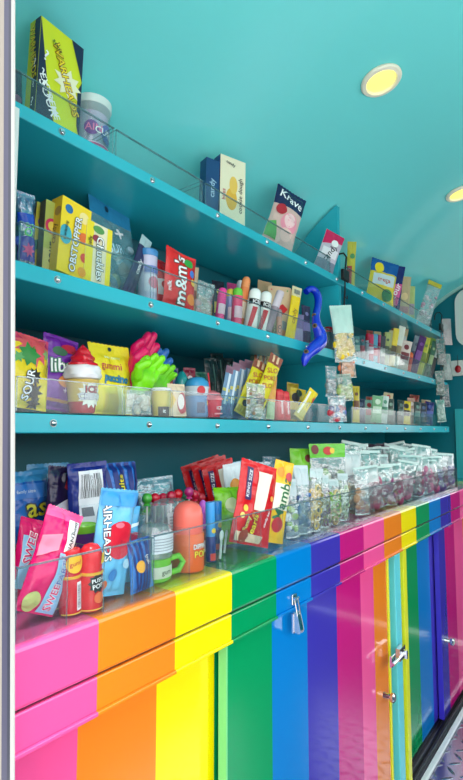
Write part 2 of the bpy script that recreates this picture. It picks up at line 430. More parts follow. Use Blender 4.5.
# service side: low wall and header with an open hatch between
w = MB(); w.box(XA, XB, -1.08, -1.05, -.03, .92, TEAL); struct(w.build('wall_right', None, False))
w = MB(); w.box(XA, XB, -1.08, -1.05, 1.95, 2.24, TEAL); struct(w.build('wall_right_header', None, False))
# rear wall beside the doorway and the aluminium door jamb
w = MB(); w.box(.235, .27, .56, 1.15, -.03, 2.0, mat((205, 208, 214), .4)); struct(w.build('wall_rear', None, False))
jm = MB(); X0 = .30
def jy(px): d = ray(px, 433); return .262*d.y/d.x
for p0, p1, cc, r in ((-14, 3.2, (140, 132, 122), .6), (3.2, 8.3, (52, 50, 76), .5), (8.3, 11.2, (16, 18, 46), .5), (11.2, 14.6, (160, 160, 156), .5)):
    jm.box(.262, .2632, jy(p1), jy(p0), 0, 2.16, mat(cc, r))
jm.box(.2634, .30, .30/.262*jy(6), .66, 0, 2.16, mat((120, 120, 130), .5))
j = jm.build('door_jamb', None, False); struct(j)
j.rotation_euler.x = -.068; j.location.y = -.0856

# ceiling downlights
def light(px, py, label):
    P = EYE.copy(); d = ray(px, py)
    lo, hi = .2, 4
    for _ in range(40):
        k = (lo+hi)/2; q = EYE+d*(k/FPX)
        if q.z < ceilz(max(-1, min(.97, q.y))): lo = k
        else: hi = k
    y = q.y; e = .02; n = Vector((0, -(ceilz(y-e)-ceilz(y+e)), -2*e)).normalized()   # pointing into the room
    root = empty('ceiling_light'); root.location = (q.x, q.y, q.z)
    root.rotation_euler = (Vector((0, 0, -1)).rotation_difference(n)).to_euler()
    tr = MB(); tr.lathe([(.050, .0), (.0505, -.004), (.047, -.008), (.039, -.009), (.036, -.004), (.035, .0)], mat((240, 236, 215), .35), 32); tr.build('trim_ring', root)
    le = MB(); le.lathe([(.0355, -.003), (.03, -.0045), (.012, -.006), (.001, -.006)], mat((255, 236, 110), .3, 0, 0, 60, 0, 1), 32); le.build('lens', root)
    tag(root, label, 'light', 'round ceiling lights')
light(381, 80, 'round cream ceiling light with a glowing yellow lens nearest the doorway')
light(460, 193, 'farther round ceiling light cut off by the right edge of the photo')

# ================================================================== STRIPED COUNTER AND CABINETS
sm = bpy.data.materials.new('rainbow_stripes'); sm.use_nodes = True; nt = sm.node_tree; b = nt.nodes['Principled BSDF']
b.inputs['Roughness'].default_value = .12; b.inputs['Coat Weight'].default_value = .3; b.inputs['Coat Roughness'].default_value = .03
tc = nd('ShaderNodeTexCoord'); sp = nd('ShaderNodeSeparateXYZ'); nt.links.new(tc.outputs['Object'], sp.inputs[0])
fac = mth('FRACT', mth('DIVIDE', mth('SUBTRACT', sp.outputs[0], .2858), .1429*7))
cr = nd('ShaderNodeValToRGB'); cr.color_ramp.interpolation = 'CONSTANT'; nt.links.new(fac, cr.inputs[0])
STR = [(244, 84, 150), (240, 130, 28), (248, 226, 0), (0, 148, 86), (0, 122, 200), (58, 48, 168), (196, 18, 120)]
for i, c in enumerate(STR):
    e = cr.color_ramp.elements[i] if i < 2 else cr.color_ramp.elements.new(i/7)
    e.position = i/7; e.color = lin(c)
nt.links.new(cr.outputs[0], b.inputs['Base Color'])
CX = .306
co = empty('countertop'); co.location = (CX, .56, 0); tag(co, 'long glossy countertop in rainbow stripes under the candy trays', 'counter')
def wchild(mb, name, root, **k):                       # a child built in world coordinates
    o = mb.build(name, root, k.pop('smooth', False), **k); o.matrix_parent_inverse = Matrix.Translation(-Vector(root.location)); return o
DARK = mat((30, 26, 40), .5)
wchild(MB().box(CX, XB-.004, .556, 1.112, Z0-.316, CT, sm), 'lid', co, bevel=.005)
wchild(MB().box(CX, XB-.004, .562, 1.10, Z0-.3182, Z0-.3168, DARK), 'seam', co)
wchild(MB().box(CX, XB-.004, .557, .578, Z0-.362, Z0-.319, sm), 'fascia', co, bevel=.002)
wchild(MB().box(CX, XB-.004, .553, .559, Z0-.3665, Z0-.3615, sm), 'fascia_lip', co, bevel=.001)
ZD = Z0-.368
DOORS = []
def cabinet(x0, x1, label, doors):
    ca = empty('cabinet'); ca.location = (x0, .6, 0); tag(ca, label, 'cabinet')
    m = MB(); m.box(x0, x1, .632, 1.108, FZ+.03, ZD, mat((20, 60, 66), .5)); wchild(m, 'carcass', ca)
    m = MB(); m.box(x0, x1, .566, .63, FZ+.0015, FZ+.012, mat((120, 120, 128), .3, .8))
    for y in (.567, .58, .597, .614, .624): m.box(x0, x1, y, y+.004, FZ+.012, FZ+.028, mat((40, 40, 48), .3, .8))
    wchild(m, 'door_track', ca)
    for a, bb, y, ed in doors:
        o = wchild(MB().box(a, bb, y, y+.012, FZ+.0295, ZD-.001, sm), 'sliding_door', ca, bevel=.0015); DOORS.append(o)
        if ed: wchild(MB().box(a-.004, a-.0005, y-.002, y+.016, FZ+.0295, ZD-.001, plas(ed)), 'edge_trim', ca)
    return ca
c1 = cabinet(CX, 1.552, 'pink to orange striped cabinet with sliding doors, nearer of the two', [(CX, .80, .596, None), (.717, 1.30, .568, (120, 215, 140)), (1.26, 1.532, .592, None)])
c2 = cabinet(1.622, XB-.006, 'green to violet striped cabinet with sliding doors beyond the teal post', [(1.662, 2.12, .604, None), (2.055, XB-.008, .584, (60, 50, 190))])
wchild(MB().box(1.535, 1.549, .589, .63, FZ+.03, ZD-.001, plas((228, 224, 30))), 'edge_strip', c1, bevel=.002)
m = MB(); m.box(1.566, 1.612, .576, .64, FZ+.013, ZD-.001, mat((96, 205, 215), .3)); tag(m.build('upright_post', None, False, .003), 'pale turquoise upright post between the two striped cabinets', 'post')
m = MB(); m.box(1.623, 1.652, .570, .60, FZ+.03, ZD-.001, plas((225, 225, 40))); wchild(m, 'edge_strip', c2, bevel=.001)
def latch(x, y, z0, z1):
    r = empty('toggle_latch'); r.parent = co; r.location = (x-CX, y-.56, z0); r['label'] = 'chrome toggle latch'; h = z1-z0
    MB().box(-.009, .009, -.003, 0, h*.72, h, CHROME).build('catch_plate', r, False, .0015)
    m = MB(); m.tube([(-.006, -.006, h*.9), (-.006, -.012, h*.5), (-.004, -.01, h*.3)], .0016, CHROME); m.tube([(.006, -.006, h*.9), (.006, -.012, h*.5), (.004, -.01, h*.3)], .0016, CHROME)
    m.tube([(-.008, -.006, h*.9), (.008, -.006, h*.9)], .003, CHROME); m.build('loop', r)
    m = MB(); m.box(-.008, .008, -.004, 0, 0, h*.5, CHROME); m.ball((0, -.005, h*.06), .004, BLACK, 10); m.build('base_plate', r, False)
    m = MB(); m.prism([(-.004, h*.05), (-.016, h*.02), (-.019, h*.1), (-.012, h*.5), (-.005, h*.55)], 0, -.007, .007, CHROME); m.build('lever', r, False, .001)
latch(.925, .556, Z0-.412, Z0-.335); latch(2.34, .556, Z0-.412, Z0-.335)
def knob(x, y, z, root):
    m = MB(); m.tube([(x, y, z), (x, y-.018, z)], [.009, .006], CHROME, 14)
    m.tube([(x, y-.018, z), (x, y-.022, z), (x, y-.03, z), (x, y-.034, z)], [.006, .013, .014, .009], CHROME, 16)
    o = m.build('knob', root, True); bpy.context.view_layer.update(); o.matrix_parent_inverse = root.matrix_world.inverted(); o['label'] = 'chrome knob'
knob(2.10, .584, .455, DOORS[-1]); knob(1.49, .592, .49, DOORS[2])
m = MB(); x, y, z = 1.53, .568, .593
m.box(x-.05, x-.02, y-.006, y, z-.016, z+.016, CHROME); m.tube([(x-.062, y-.014, z), (x+.03, y-.014, z)], .005, CHROME, 10)
m.box(x+.008, x+.055, y-.010, y+.003, z-.018, z+.018, CHROME); m.tube([(x+.03, y-.02, z-.012), (x+.03, y-.02, z+.012)], .006, CHROME, 10)
wchild(m, 'slide_catch', c1)['label'] = 'chrome slide catch'
m = MB(); m.box(.31, XB-.004, .545, .562, FZ+.0005, FZ+.010, mat((232, 234, 236), .35)); struct(m.build('trim_threshold', None, False, .002))
m = MB(); m.box(XB-.06, XB-.005, -.49, .49, FZ+.0015, FZ+.014, WHITE); struct(m.build('trim_doorsill', None, False, .002))

# ================================================================== SHELVES
SX0 = .36; SX1 = 2.80; SY = .72
def shelf(zt, zb, label, x1):
    r = empty('shelf'); r.location = (SX0, SY, zb); tag(r, label, 'shelf', 'long teal candy shelves')
    yb = min(wally(zt), wally(zb))-.003
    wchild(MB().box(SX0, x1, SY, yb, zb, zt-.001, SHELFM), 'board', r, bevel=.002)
    x = .459
    while x < x1-.03:
        m = MB(); m.tube([(x, SY, (zt+zb)/2), (x, SY-.0015, (zt+zb)/2)], .0062, mat((190, 195, 195), .3, 1), 12)
        m.tube([(x, SY-.0015, (zt+zb)/2), (x, SY-.004, (zt+zb)/2), (x, SY-.005, (zt+zb)/2)], [.0055, .0042, .001], CHROME, 12)
        wchild(m, 'screw', r, smooth=True); x += .2067
shelf(S1, Z0+.4925, 'top teal shelf with a screwed front lip, just under the ceiling', SX1)
shelf(S2, Z0+.235, 'middle teal shelf with a screwed front lip', SX1)
shelf(S3, Z0-.002, 'lowest teal shelf, at eye level above the counter', SX1)
# upright panel dividing the shelves
def upright(z0, z1, x0, x1, name, label, y0=SY+.004):
    pts = [(y0, z0), (y0, z1)]; n = 16
    for i in range(n+1):
        z = z1+(z0-z1)*i/n; pts.append((wally(z)-.006, z))
    m = MB(); m.prism(pts, 0, x0, x1, SHELFM); tag(m.build(name, None, False, .001), label, 'panel', 'teal shelf uprights')
zt = ceilz(SY)-.004
pts = [(SY+.004, S1+.001), (SY+.004, ceilz(SY+.004)-.006)]+[(p[0]-.003, p[1]-.006) for p in CEILP[::-1] if SY+.01 < p[0] and p[1] > S1+.012]+[(.96, S1+.001)]
m = MB(); m.prism(pts, 0, 1.512, 1.53, SHELFM); tag(m.build('shelf_upright', None, False, .001), 'teal upright panel reaching from the top shelf to the ceiling', 'panel', 'teal shelf uprights')
upright(S2+.001, Z0+.4915, 1.512, 1.53, 'shelf_upright', 'teal upright panel between the middle and top shelves')
upright(S3+.001, Z0+.234, 1.512, 1.53, 'shelf_upright', 'teal upright panel between the lowest and middle shelves')
m = MB(); m.box(.335, .352, .722, 1.0, CT+.001, 1.70, mat((150, 165, 170), .4))
ep = tag(m.build('end_panel', None, False, .001), 'plain end panel closing the left end of the shelves', 'panel')
for z0, z1 in ((S2+.002, Z0+.492), (S3+.10, Z0+.262)):
    m = MB(); m.box(.357, .3735, .700, .7195, z0, z1, mat((225, 232, 228), .35)); m.box(.340, .372, .7150, .7225, z0+.01, z1-.01, mat((225, 232, 228), .35)); m.build('edge_strip', ep, False, .001)['label'] = 'white edge strip'
# clear acrylic trays
def tray(x0, x1, y0, depth, z, hf, label, divs, slope=.0):
    r = empty('acrylic_tray'); r.location = (x0, y0, z); tag(r, label, 'tray', 'clear acrylic candy trays')
    t = .003; y1 = y0+depth; hb = hf*1.05
    m = MB(); m.box(x0, x1, y0+t, y1-t, z+.0008, z+.0022, ACR); wchild(m, 'tray_base', r)
    m = MB(); m.box(x0, x1, y0, y0+t, z+.0008, z+hf-.002, ACR, {2: ACR, 1: ACRE}); m.box(x0, x1, y0-.0004, y0+t+.0004, z+hf-.002, z+hf, ACRE); wchild(m, 'front_panel', r)
    m = MB(); m.box(x0, x1, y1-t, y1, z+.0008, z+hb, ACR); wchild(m, 'back_panel', r)
    for x in [x0, x1-t]:
        m = MB(); m.box(x, x+t, y0+t, y1-t, z+.0022, z+hf, ACR, {2: ACRE, 1: ACRE}); wchild(m, 'side_panel', r)
    for x in divs:
        m = MB(); m.box(x, x+.002, y0+t, y1-t, z+.0022, z+hf*.97, ACR, {2: ACRE, 1: ACRE}); wchild(m, 'divider', r)
    return r
def trayp(p0, p1, y0, depth, z, hf, label, dpx=()):
    return tray(xat(p0, y0, z), xat(p1, y0, z), y0, depth, z, hf, label, [xat(p, y0, z) for p in dpx])
for a, b_, lb in ((14.5, 114, 'long clear acrylic tray at the left end of the top shelf'), (116, 203, 'empty stretch of clear acrylic tray on the top shelf left of the cream box'),
                  (206, 331, 'clear acrylic tray on the top shelf left of the upright'), (347, 396, 'clear acrylic tray on the top shelf right of the upright'), (397.5, 432, 'clear acrylic tray at the far end of the top shelf')):
    trayp(a, b_, .727, .17, S1, .056, lb)
for a, b_, lb in ((19, 152, 'clear acrylic tray at the left end of the middle shelf'), (153.5, 262, 'clear acrylic tray in the middle of the middle shelf'), (263.5, 334, 'clear acrylic tray left of the upright on the middle shelf'),
                  (352, 396, 'clear acrylic tray of thin candies just right of the middle upright'), (397.5, 432, 'clear acrylic tray at the far end of the middle shelf')):
    trayp(a, b_, .727, .2, S2, .066, lb)
for a, b_, lb in ((16, 124, 'clear acrylic tray at the left end of the lowest shelf'), (125, 172, 'clear acrylic tray under the hand shaped candies'), (173, 232, 'clear acrylic tray holding the novelty candies beside the candy hands'), (233, 330, 'clear acrylic tray holding the blue and yellow sticks'),
                  (352, 396, 'clear acrylic tray right of the hanging bags on the lowest shelf'), (397.5, 436, 'clear acrylic tray at the far end of the lowest shelf')):
    trayp(a, b_, .727, .2, S3, .056, lb)
for a, b_, lb, dv in ((14.5, 153, 'clear acrylic tray nearest the doorway on the counter', (67, 104, 133)), (154, 236, 'clear acrylic tray on the yellow stripe of the counter', (190,)), (237, 308, 'clear acrylic tray on the green and blue stripes of the counter', (262, 284)),
                      (309, 374, 'clear acrylic tray on the magenta and pink stripes of the counter', (328, 350)), (375, 420, 'clear acrylic tray full of silvery bags in the middle of the counter', ()), (421, 458, 'clear acrylic tray full of silvery bags at the far counter end', ())):
    trayp(a, b_, .565 if a < 100 else .572 if a < 200 else .578, .24, CT, .088, lb, dv)
# ================================================================== SWEETS ON THE TOP SHELF
Wt = (250, 250, 250); Bk = (18, 18, 22); NAVY = (18, 28, 66); YEL = (248, 222, 30); RED = (214, 24, 34); LIME = (168, 214, 30); PK = (236, 40, 120)
put(carton, 'candy_box', 'candy box', 'tall lime and navy sour candy box with yellow lettering, on the top shelf', '1', 52, 58, 37, 44, .752, yaw=3, tilt=0, d=.03, c=(214, 224, 20), side=NAVY, top=NAVY,
    P=[('p', [(-.5, 0), (-.08, 0), (-.5, .66)], NAVY), ('p', [(-.5, .34), (-.28, .37), (-.5, 1)], NAVY), ('p', [(.5, .62), (.5, 1), (.2, 1)], NAVY), ('p', [(.5, .0), (.5, .62), (.40, .5), (.42, .12)], NAVY),
       ('s', .16, .5, .2, .33, 9, (238, 236, 200)), ('t', 'WARHEADS', YEL, .24, .52, .115, -66, (120, 40, 10), 1.1), ('t', 'EXTREME', Wt, -.28, .24, .10, -62), ('t', 'SOUR', Wt, -.36, .19, .13, -62), ('t', '?', Wt, -.36, .62, .16, -10), ('t', '?', Wt, -.4, .43, .12, 8), ('t', 'sour', (30, 90, 20), -.13, .8, .07, -40)],
    SP=[('r', -.5, 0, 0, 1, (190, 208, 24)), ('t', 'WARHEADS', YEL, -.22, .72, .11, -82, (40, 30, 10)), ('t', '?', Wt, .25, .52, .13, 0), ('t', '?', Wt, .25, .3, .1, 10), ('t', '?', Wt, .25, .12, .12, -8)])
put(bag, 'candy_bag', 'candy bag', 'small dark grey packet behind the lime candy box on the top shelf', '1', 17, 17, 50, 14, .86, c=(70, 82, 110), d=.015, P=[('d', 0, .5, .3, (150, 90, 140))])
put(tub, 'candy_tub', 'candy tub', 'clear round tub with white lid and pink lettering beside the lime box', '1', 90, 93, 104, 31, .82, tilt=0, d=.0, fill=(196, 180, 214),
    P=[('d', -.3, .52, .2, (120, 60, 150)), ('d', .22, .5, .27, (80, 90, 170)), ('t', 'AIN', (240, 120, 170), -.3, .52, .14, 0), ('t', 'CURR', Wt, .22, .5, .13, 0), ('t', 'TT', (226, 60, 140), 0, .2, .3, 0, (240, 220, 240), 1.3)])
put(carton, 'candy_box', 'candy box', 'cream candy box with golden picture and upright lettering on the top shelf', '1', 229, 230, 161, 25, .757, yaw=-18, tilt=0, d=.03, c=(240, 232, 200), side=(24, 60, 120), top=(225, 225, 190),
    P=[('d', -.05, .36, .22, (232, 178, 60), 1.7), ('d', .02, .58, .16, (240, 196, 90), 1.9), ('t', 'cookie dough', (70, 60, 60), .3, .45, .1, 90), ('t', 'bites', (190, 40, 60), -.36, .4, .09, 90), ('t', 'candy', (60, 60, 70), -.1, .9, .07, -12)])
put(carton, 'candy_box', 'candy box', 'dark blue candy box standing just left of the cream box', '1', 208, 210, 162, 13, .775, yaw=-18, tilt=0, d=.03, c=(22, 70, 120), P=[('t', 'candy', (170, 200, 220), 0, .5, .14, 90)])
put(bag, 'candy_bag', 'candy bag', 'leaning navy topped bag with white lettering and pink swirl on the top shelf', '1', 277, 294, 193, 32, .757, yaw=-26, tilt=.02, d=.03, c=(226, 190, 180), bands=((.66, 1, (22, 36, 84)),),
    P=[('t', 'Krave', Wt, 0, .82, .2, -10), ('d', .12, .4, .3, (240, 150, 170)), ('d', .1, .45, .2, (250, 210, 210)), ('d', -.25, .58, .16, (190, 30, 50)), ('p', [(-.5, .05), (-.1, .05), (-.3, .35), (-.5, .3)], (90, 170, 80)), ('d', .12, .2, .2, (244, 200, 190))])
put(bag, 'candy_bag', 'candy bag', 'white and magenta packet leaning right, just left of the top upright', '1', 323, 337, 234, 21, .752, yaw=-34, tilt=.02, d=.014, c=(206, 196, 210), P=[('p', [(-.5, .62), (.5, .8), (.5, 1), (-.5, 1)], (214, 20, 90)), ('r', -.4, .34, .42, .56, (235, 230, 235)), ('t', 'candy', Bk, 0, .45, .22, 70), ('d', .1, .72, .18, Wt), ('r', -.5, 0, .5, .24, (120, 130, 150))])
put(bag, 'candy_bag', 'candy bag', 'thin yellow and green packet standing just right of the top upright', '1', 350, 352, 242, 9, .77, tilt=0, yaw=-55, d=.012, c=(206, 196, 70), P=[('r', -.5, .1, .1, .5, (180, 60, 60)), ('d', .1, .7, .3, (80, 150, 90))])
put(bag, 'candy_bag', 'candy bag', 'wide blue topped yellow bag on the far part of the top shelf', '1', 379, 385, 262, 28, .765, yaw=-36, tilt=0, d=.03, c=(226, 206, 60), bands=((.7, 1, (20, 92, 170)),), P=[('r', -.4, .4, .4, .66, (205, 222, 226)), ('t', 'mega', (200, 60, 40), 0, .53, .16, 0), ('d', -.22, .8, .16, YEL), ('d', .2, .2, .2, (70, 140, 80))])
put(bag, 'candy_bag', 'candy bag', 'navy and pink packet beside the wide blue topped bag', '1', 392, 398, 266, 15, .755, tilt=0, yaw=-48, d=.015, c=(28, 40, 110), P=[('p', [(-.5, .1), (.3, .1), (.5, .6), (-.3, .55)], (225, 90, 150)), ('t', 'sour', Wt, .05, .42, .2, 70)])
put(bag, 'candy_bag', 'candy bag', 'tan packet standing right of the navy and pink packet', '1', 403, 405, 277, 12, .76, tilt=0, yaw=-48, d=.015, c=(206, 182, 140), P=[('d', 0, .5, .3, (236, 206, 150)), ('r', -.4, .1, .4, .25, (190, 120, 130))])
put(bag, 'candy_bag', 'candy bag', 'pale yellow green packet at the end of the tan packets', '1', 410, 411, 286, 9, .77, tilt=0, yaw=-48, d=.012, c=(196, 204, 130), P=[('r', -.4, .2, .4, .5, (170, 150, 170))])
put(clear_bag, 'candy_bag', 'candy bag', 'long clear packet with yellow tip leaning right at the far shelf end', '1', 422, 437, 282, 15, .755, yaw=-45, tilt=0, d=.018, fill=((190, 150, 170), (220, 200, 210)), level=.7, bands=((.9, 1, (214, 196, 60)),), a=.4)

# ================================================================== SWEETS ON THE MIDDLE SHELF
put(clear_bag, 'candy_bag', 'candy bag', 'blue foil topped packet at the left end of the middle shelf', '2', 26, 27, 193, 18, .775, d=.02, tint=(60, 150, 210), a=.55, fill=((30, 70, 170), (60, 140, 80)), bands=((.12, .42, (60, 60, 150)), (.58, .72, (24, 70, 180))), P=[('t', 'OS', (90, 200, 90), 0, .5, .14, 80), ('s', 0, .25, .2, .4, 7, (200, 70, 130))])
put(carton, 'candy_box', 'candy box', 'olive and yellow box with a purple ring, leaning left of the big yellow box', '2', 35, 45, 206, 17, .80, d=.018, c=(186, 176, 60), side=(70, 70, 66), P=[('d', 0, .74, .34, (110, 60, 140)), ('d', 0, .74, .2, (226, 206, 60)), ('r', -.5, .0, .5, .3, (226, 190, 30)), ('d', .1, .42, .25, (190, 60, 50)), ('p', [(-.5, .3), (.5, .5), (.5, .6), (-.5, .45)], (60, 110, 80))])
put(carton, 'candy_box', 'candy box', 'olive box with a magenta ring tucked against the big yellow box', '2', 46, 53, 203, 15, .775, d=.018, c=(170, 176, 80), side=(80, 76, 60), P=[('d', 0, .66, .46, (200, 30, 90), 1.1), ('d', 0, .66, .28, (230, 200, 80), 1.1), ('r', -.5, 0, .5, .34, (196, 186, 110)), ('t', 'sour', Bk, 0, .3, .16, 90)])
put(carton, 'candy_box', 'candy box', 'big yellow jawbreaker box with upright white lettering on the middle shelf', '2', 66, 75, 205, 30, .762, yaw=4, d=.03, c=(250, 214, 30), side=(216, 180, 40), top=(200, 190, 120),
    P=[('d', -.26, .86, .13, (40, 110, 170)), ('d', .26, .84, .17, (250, 226, 150)), ('d', .3, .56, .17, (236, 110, 40)), ('d', .36, .3, .14, (226, 70, 50)), ('d', -.32, .5, .2, (70, 170, 190), 1.4), ('d', .3, .1, .14, (240, 160, 40)), ('t', 'OBSTOPPER', Wt, .02, .42, .135, 86, Bk, 1.06), ('t', 'everlasting', (30, 30, 40), -.34, .55, .06, 86)],
    SP=[('t', 'candy', (90, 60, 20), 0, .5, .12, 90), ('d', .2, .8, .3, (160, 120, 60))])
put(carton, 'candy_box', 'candy box', 'yellow and white jelly candy box with large upright lettering', '2', 93, 99, 226, 26, .758, d=.02, c=(238, 226, 190), side=(220, 200, 60), P=[('r', -.5, 0, -.22, 1, (244, 220, 40)), ('r', .3, 0, .5, 1, (244, 220, 40)), ('d', -.05, .9, .22, (90, 150, 80), .6), ('d', -.12, .74, .15, (150, 40, 60), .8), ('t', 'Chuckles', Wt, .04, .42, .2, -88, (40, 60, 40), 1.0), ('t', 'jelly', (60, 50, 20), -.36, .66, .1, 88)])
put(clear_bag, 'candy_bag', 'candy bag', 'big crinkled clear bag with a punched blue header on the middle shelf', '2', 118, 118, 199, 42, .84, yaw=10, d=.03, head=.2, hc=(50, 145, 195), fill=((236, 232, 120), (190, 214, 226), (220, 214, 190), (130, 190, 210)), level=.75, tint=(150, 212, 228), a=.75, P=[('t', '+', Wt, .1, .68, .2, 10), ('d', -.1, .9, .05, (15, 60, 90)), ('t', 'SUR', (190, 226, 240), -.1, .5, .12, 10)])
put(bag, 'candy_bag', 'candy bag', 'dark navy foil stick leaning right out of the middle shelf tray', '2', 126, 151, 238, 12, .79, d=.012, c=(36, 34, 84), bands=((.84, 1, (170, 196, 200)),), P=[('t', 'candy', Wt, 0, .5, .1, 90)])
put(tub, 'candy_jar', 'candy jar', 'small jar with blue lid and lilac label on the middle shelf', '2', 147, 148, 251, 15, .80, tilt=0, d=0, c=(206, 200, 226), lid=(70, 140, 200), taper=.98, P=[('r', -.5, .1, .5, .55, (232, 226, 240)), ('d', 0, .42, .3, (220, 130, 150)), ('r', -.5, .58, .5, .7, (110, 120, 190))])
put(bag, 'candy_bag', 'candy bag', 'narrow red packet between the lilac jar and the red chocolate bag', '2', 162, 163, 259, 14, .80, d=.02, c=(200, 20, 34), P=[('r', -.4, .3, .4, .6, (226, 226, 226)), ('d', 0, .5, .2, RED)])
put(bag, 'candy_bag', 'candy bag', 'red chocolate bag with big white upright letters on the middle shelf', '2', 178, 184, 252, 31, .762, yaw=-6, d=.024, c=(222, 28, 30), P=[('t', "m&m's", Wt, -.04, .45, .36, 92, (90, 40, 30), .9), ('d', .34, .2, .14, (240, 130, 30)), ('d', .3, .64, .1, (60, 120, 210)), ('d', .36, .5, .09, (250, 200, 40)), ('d', .2, .82, .13, (50, 160, 60)), ('t', 'milk', Wt, -.4, .3, .1, 92)])
put(clear_bag, 'candy_bag', 'candy bag', 'small pale clear bag slumped right of the red chocolate bag', '2', 203, 206, 283, 17, .77, yaw=-15, d=.018, fill=((190, 150, 150), (170, 160, 140)), a=.22, n=12)
put(tube, 'candy_tube', 'candy tube', 'small black capped yellow tube beside the red chocolate bag', '2', 207, 210, 285, 8, .84, yaw=-20, d=.01, c=(206, 160, 60), cap=(30, 26, 40), capf=.45)
for i, (bx, tx, ty, wp, cc, cp, lb) in enumerate([(219, 223, 288, 8, (226, 40, 130), (240, 60, 150), 'magenta tube leaning right in the middle tray'), (229, 231, 289, 8, (150, 140, 190), (226, 200, 60), 'lilac tube with a yellow cap right of the magenta tube'),
        (236, 238, 288, 9, (230, 60, 110), (110, 200, 60), 'pink tube with a green cap in the middle tray'), (238, 247, 277, 8, (240, 130, 70), (244, 150, 90), 'tall orange tube standing above its neighbours in the middle tray'), (244, 240, 280, 7, (190, 200, 205), (220, 226, 230), 'silver capped tube behind the tall orange tube')]):
    put(tube, 'candy_tube', 'candy tube', lb, '2', bx, tx, ty, wp, .765+.022*(i % 2)+(.06 if i == 4 else 0), yaw=-20, tilt=0, d=0, c=cc, cap=cp, capf=.22, group='bright candy tubes on the middle shelf', P=[('r', -.5, .2, .5, .5, (244, 210, 180) if i == 3 else (226, 190, 200))])
for bx, tx, ty, Y, lb in ((250, 256, 289, .755, 'white slush candy tube with black lettering, the nearer of two'), (260, 267, 292, .765, 'white slush candy tube with black lettering, the farther of two')):
    put(tube, 'candy_tube', 'candy tube', lb, '2', bx, tx, ty, 11, Y, yaw=-20, tilt=0, d=0, c=(236, 234, 226), cap=(244, 244, 240), capf=.28, group='slush candy tubes', P=[('r', -.75, .56, .75, .7, Bk), ('t', 'ICEE', Wt, 0, .63, .12, 0), ('p', [(-.5, .0), (-.2, .0), (.1, .5), (-.3, .5)], (200, 40, 50))])
put(tube, 'candy_tube', 'candy tube', 'grey lipstick shaped candy tube leaning right before the tan card', '2', 267, 281, 292, 8, .75, yaw=-25, tilt=0, d=0, c=(150, 130, 140), cap=(205, 190, 200), capf=.4, dome=False)
put(card_pack, 'candy_card', 'candy card', 'tan backing card with red lips candy on the middle shelf', '2', 281, 281, 286, 24, .80, yaw=-30, c=(222, 190, 150), d=.004, P=[('p', [(-.28, .6), (-.1, .68), (0, .66), (.1, .69), (.3, .6), (.1, .5), (-.1, .5)], (214, 20, 30)), ('d', .05, .3, .25, (150, 150, 150), .8), ('d', .05, .14, .2, (226, 150, 110)), ('t', 'lips', (150, 90, 60), 0, .82, .09, 0), ('d', -.36, .93, .03, (230, 90, 90)), ('d', .3, .93, .03, (90, 160, 80))])
for bx, tx, ty, cc, lb in ((273, 273, 312, (130, 130, 100), 'short dark striped tube below the tan card'), (278, 279, 309, (206, 150, 130), 'short striped tube with letters below the tan card')):
    put(tube, 'candy_tube', 'candy tube', lb, '2', bx, tx, ty, 6, .755, yaw=-25, tilt=0, d=0, c=cc, cap=(170, 150, 150), capf=.3, P=[('t', 'CO', (40, 40, 40), 0, .25, .2, 90)])
put(bag, 'candy_bag', 'candy bag', 'slim yellow packet with white label leaning beside the tan card', '2', 289, 300, 286, 10, .775, yaw=-30, d=.012, c=(246, 210, 20), bands=((.82, 1, (226, 214, 170)),), P=[('r', -.3, .86, .3, .95, (130, 130, 120)), ('t', 'candy', (150, 110, 20), 0, .45, .12, 90)])
put(bag, 'candy_bag', 'candy bag', 'lilac packet standing behind the blue tentacle', '2', 297, 299, 314, 12, .775, yaw=-35, d=.015, c=(140, 126, 170), P=[('r', -.4, .1, .4, .5, (180, 170, 200))])
put(bag, 'candy_bag', 'candy bag', 'white packet with a green leaf right of the blue tentacle', '2', 325, 326, 320, 13, .80, yaw=-35, d=.015, c=(226, 226, 216), P=[('d', -.1, .6, .25, (60, 130, 50)), ('r', -.5, 0, .5, .2, (90, 110, 110))])
for bx, ty, lb in ((328, 327, 'small dark bottle with red cap left of the upright'), (333, 324, 'second small dark bottle with red cap, against the upright')):
    put(tube, 'candy_bottle', 'candy bottle', lb, '2', bx, bx, ty, 6, .765, yaw=0, tilt=0, d=0, c=(60, 80, 90), cap=(200, 30, 50), capf=.25, group='red capped candy bottles')
# blue inflated tentacle hanging over the lip
tn = empty('tentacle_toy'); pts = []
for px, py, Y in ((306, 292, .76), (310, 289, .755), (315, 291, .745), (318, 297, .735), (318, 306, .725), (316, 316, .712), (317, 326, .700), (320, 334, .695), (320, 342, .693), (314, 348, .694), (308, 354, .697), (305, 360, .70), (304, 366, .70)): pts.append(at(px, py, Y))
tn.location = pts[0]; PT = pts
def dense(pts, k=4):
    o = []
    for i in range(len(pts)-1):
        a, b_, c, d = pts[max(0, i-1)], pts[i], pts[i+1], pts[min(len(pts)-1, i+2)]
        for j in range(k):
            t = j/k; o.append(.5*(2*b_+(c-a)*t+(2*a-5*b_+4*c-d)*t*t+(3*b_-a-3*c+d)*t**3))
    return o+[pts[-1]]
DP = dense(pts); R = [.010, .011, .012, .013, .012, .012, .015, .019, .021, .020, .015, .012, .004]
RD = [R[min(12, i//4)]*(1-(i % 4)/4)+R[min(12, i//4+1)]*(i % 4)/4 for i in range(len(DP))]
BLUE = mat((12, 50, 205), .15, 0, .25, 60, .6)
m = MB(); m.tube([p-pts[0] for p in DP], RD, BLUE, 14); m.build('tentacle_body', tn)
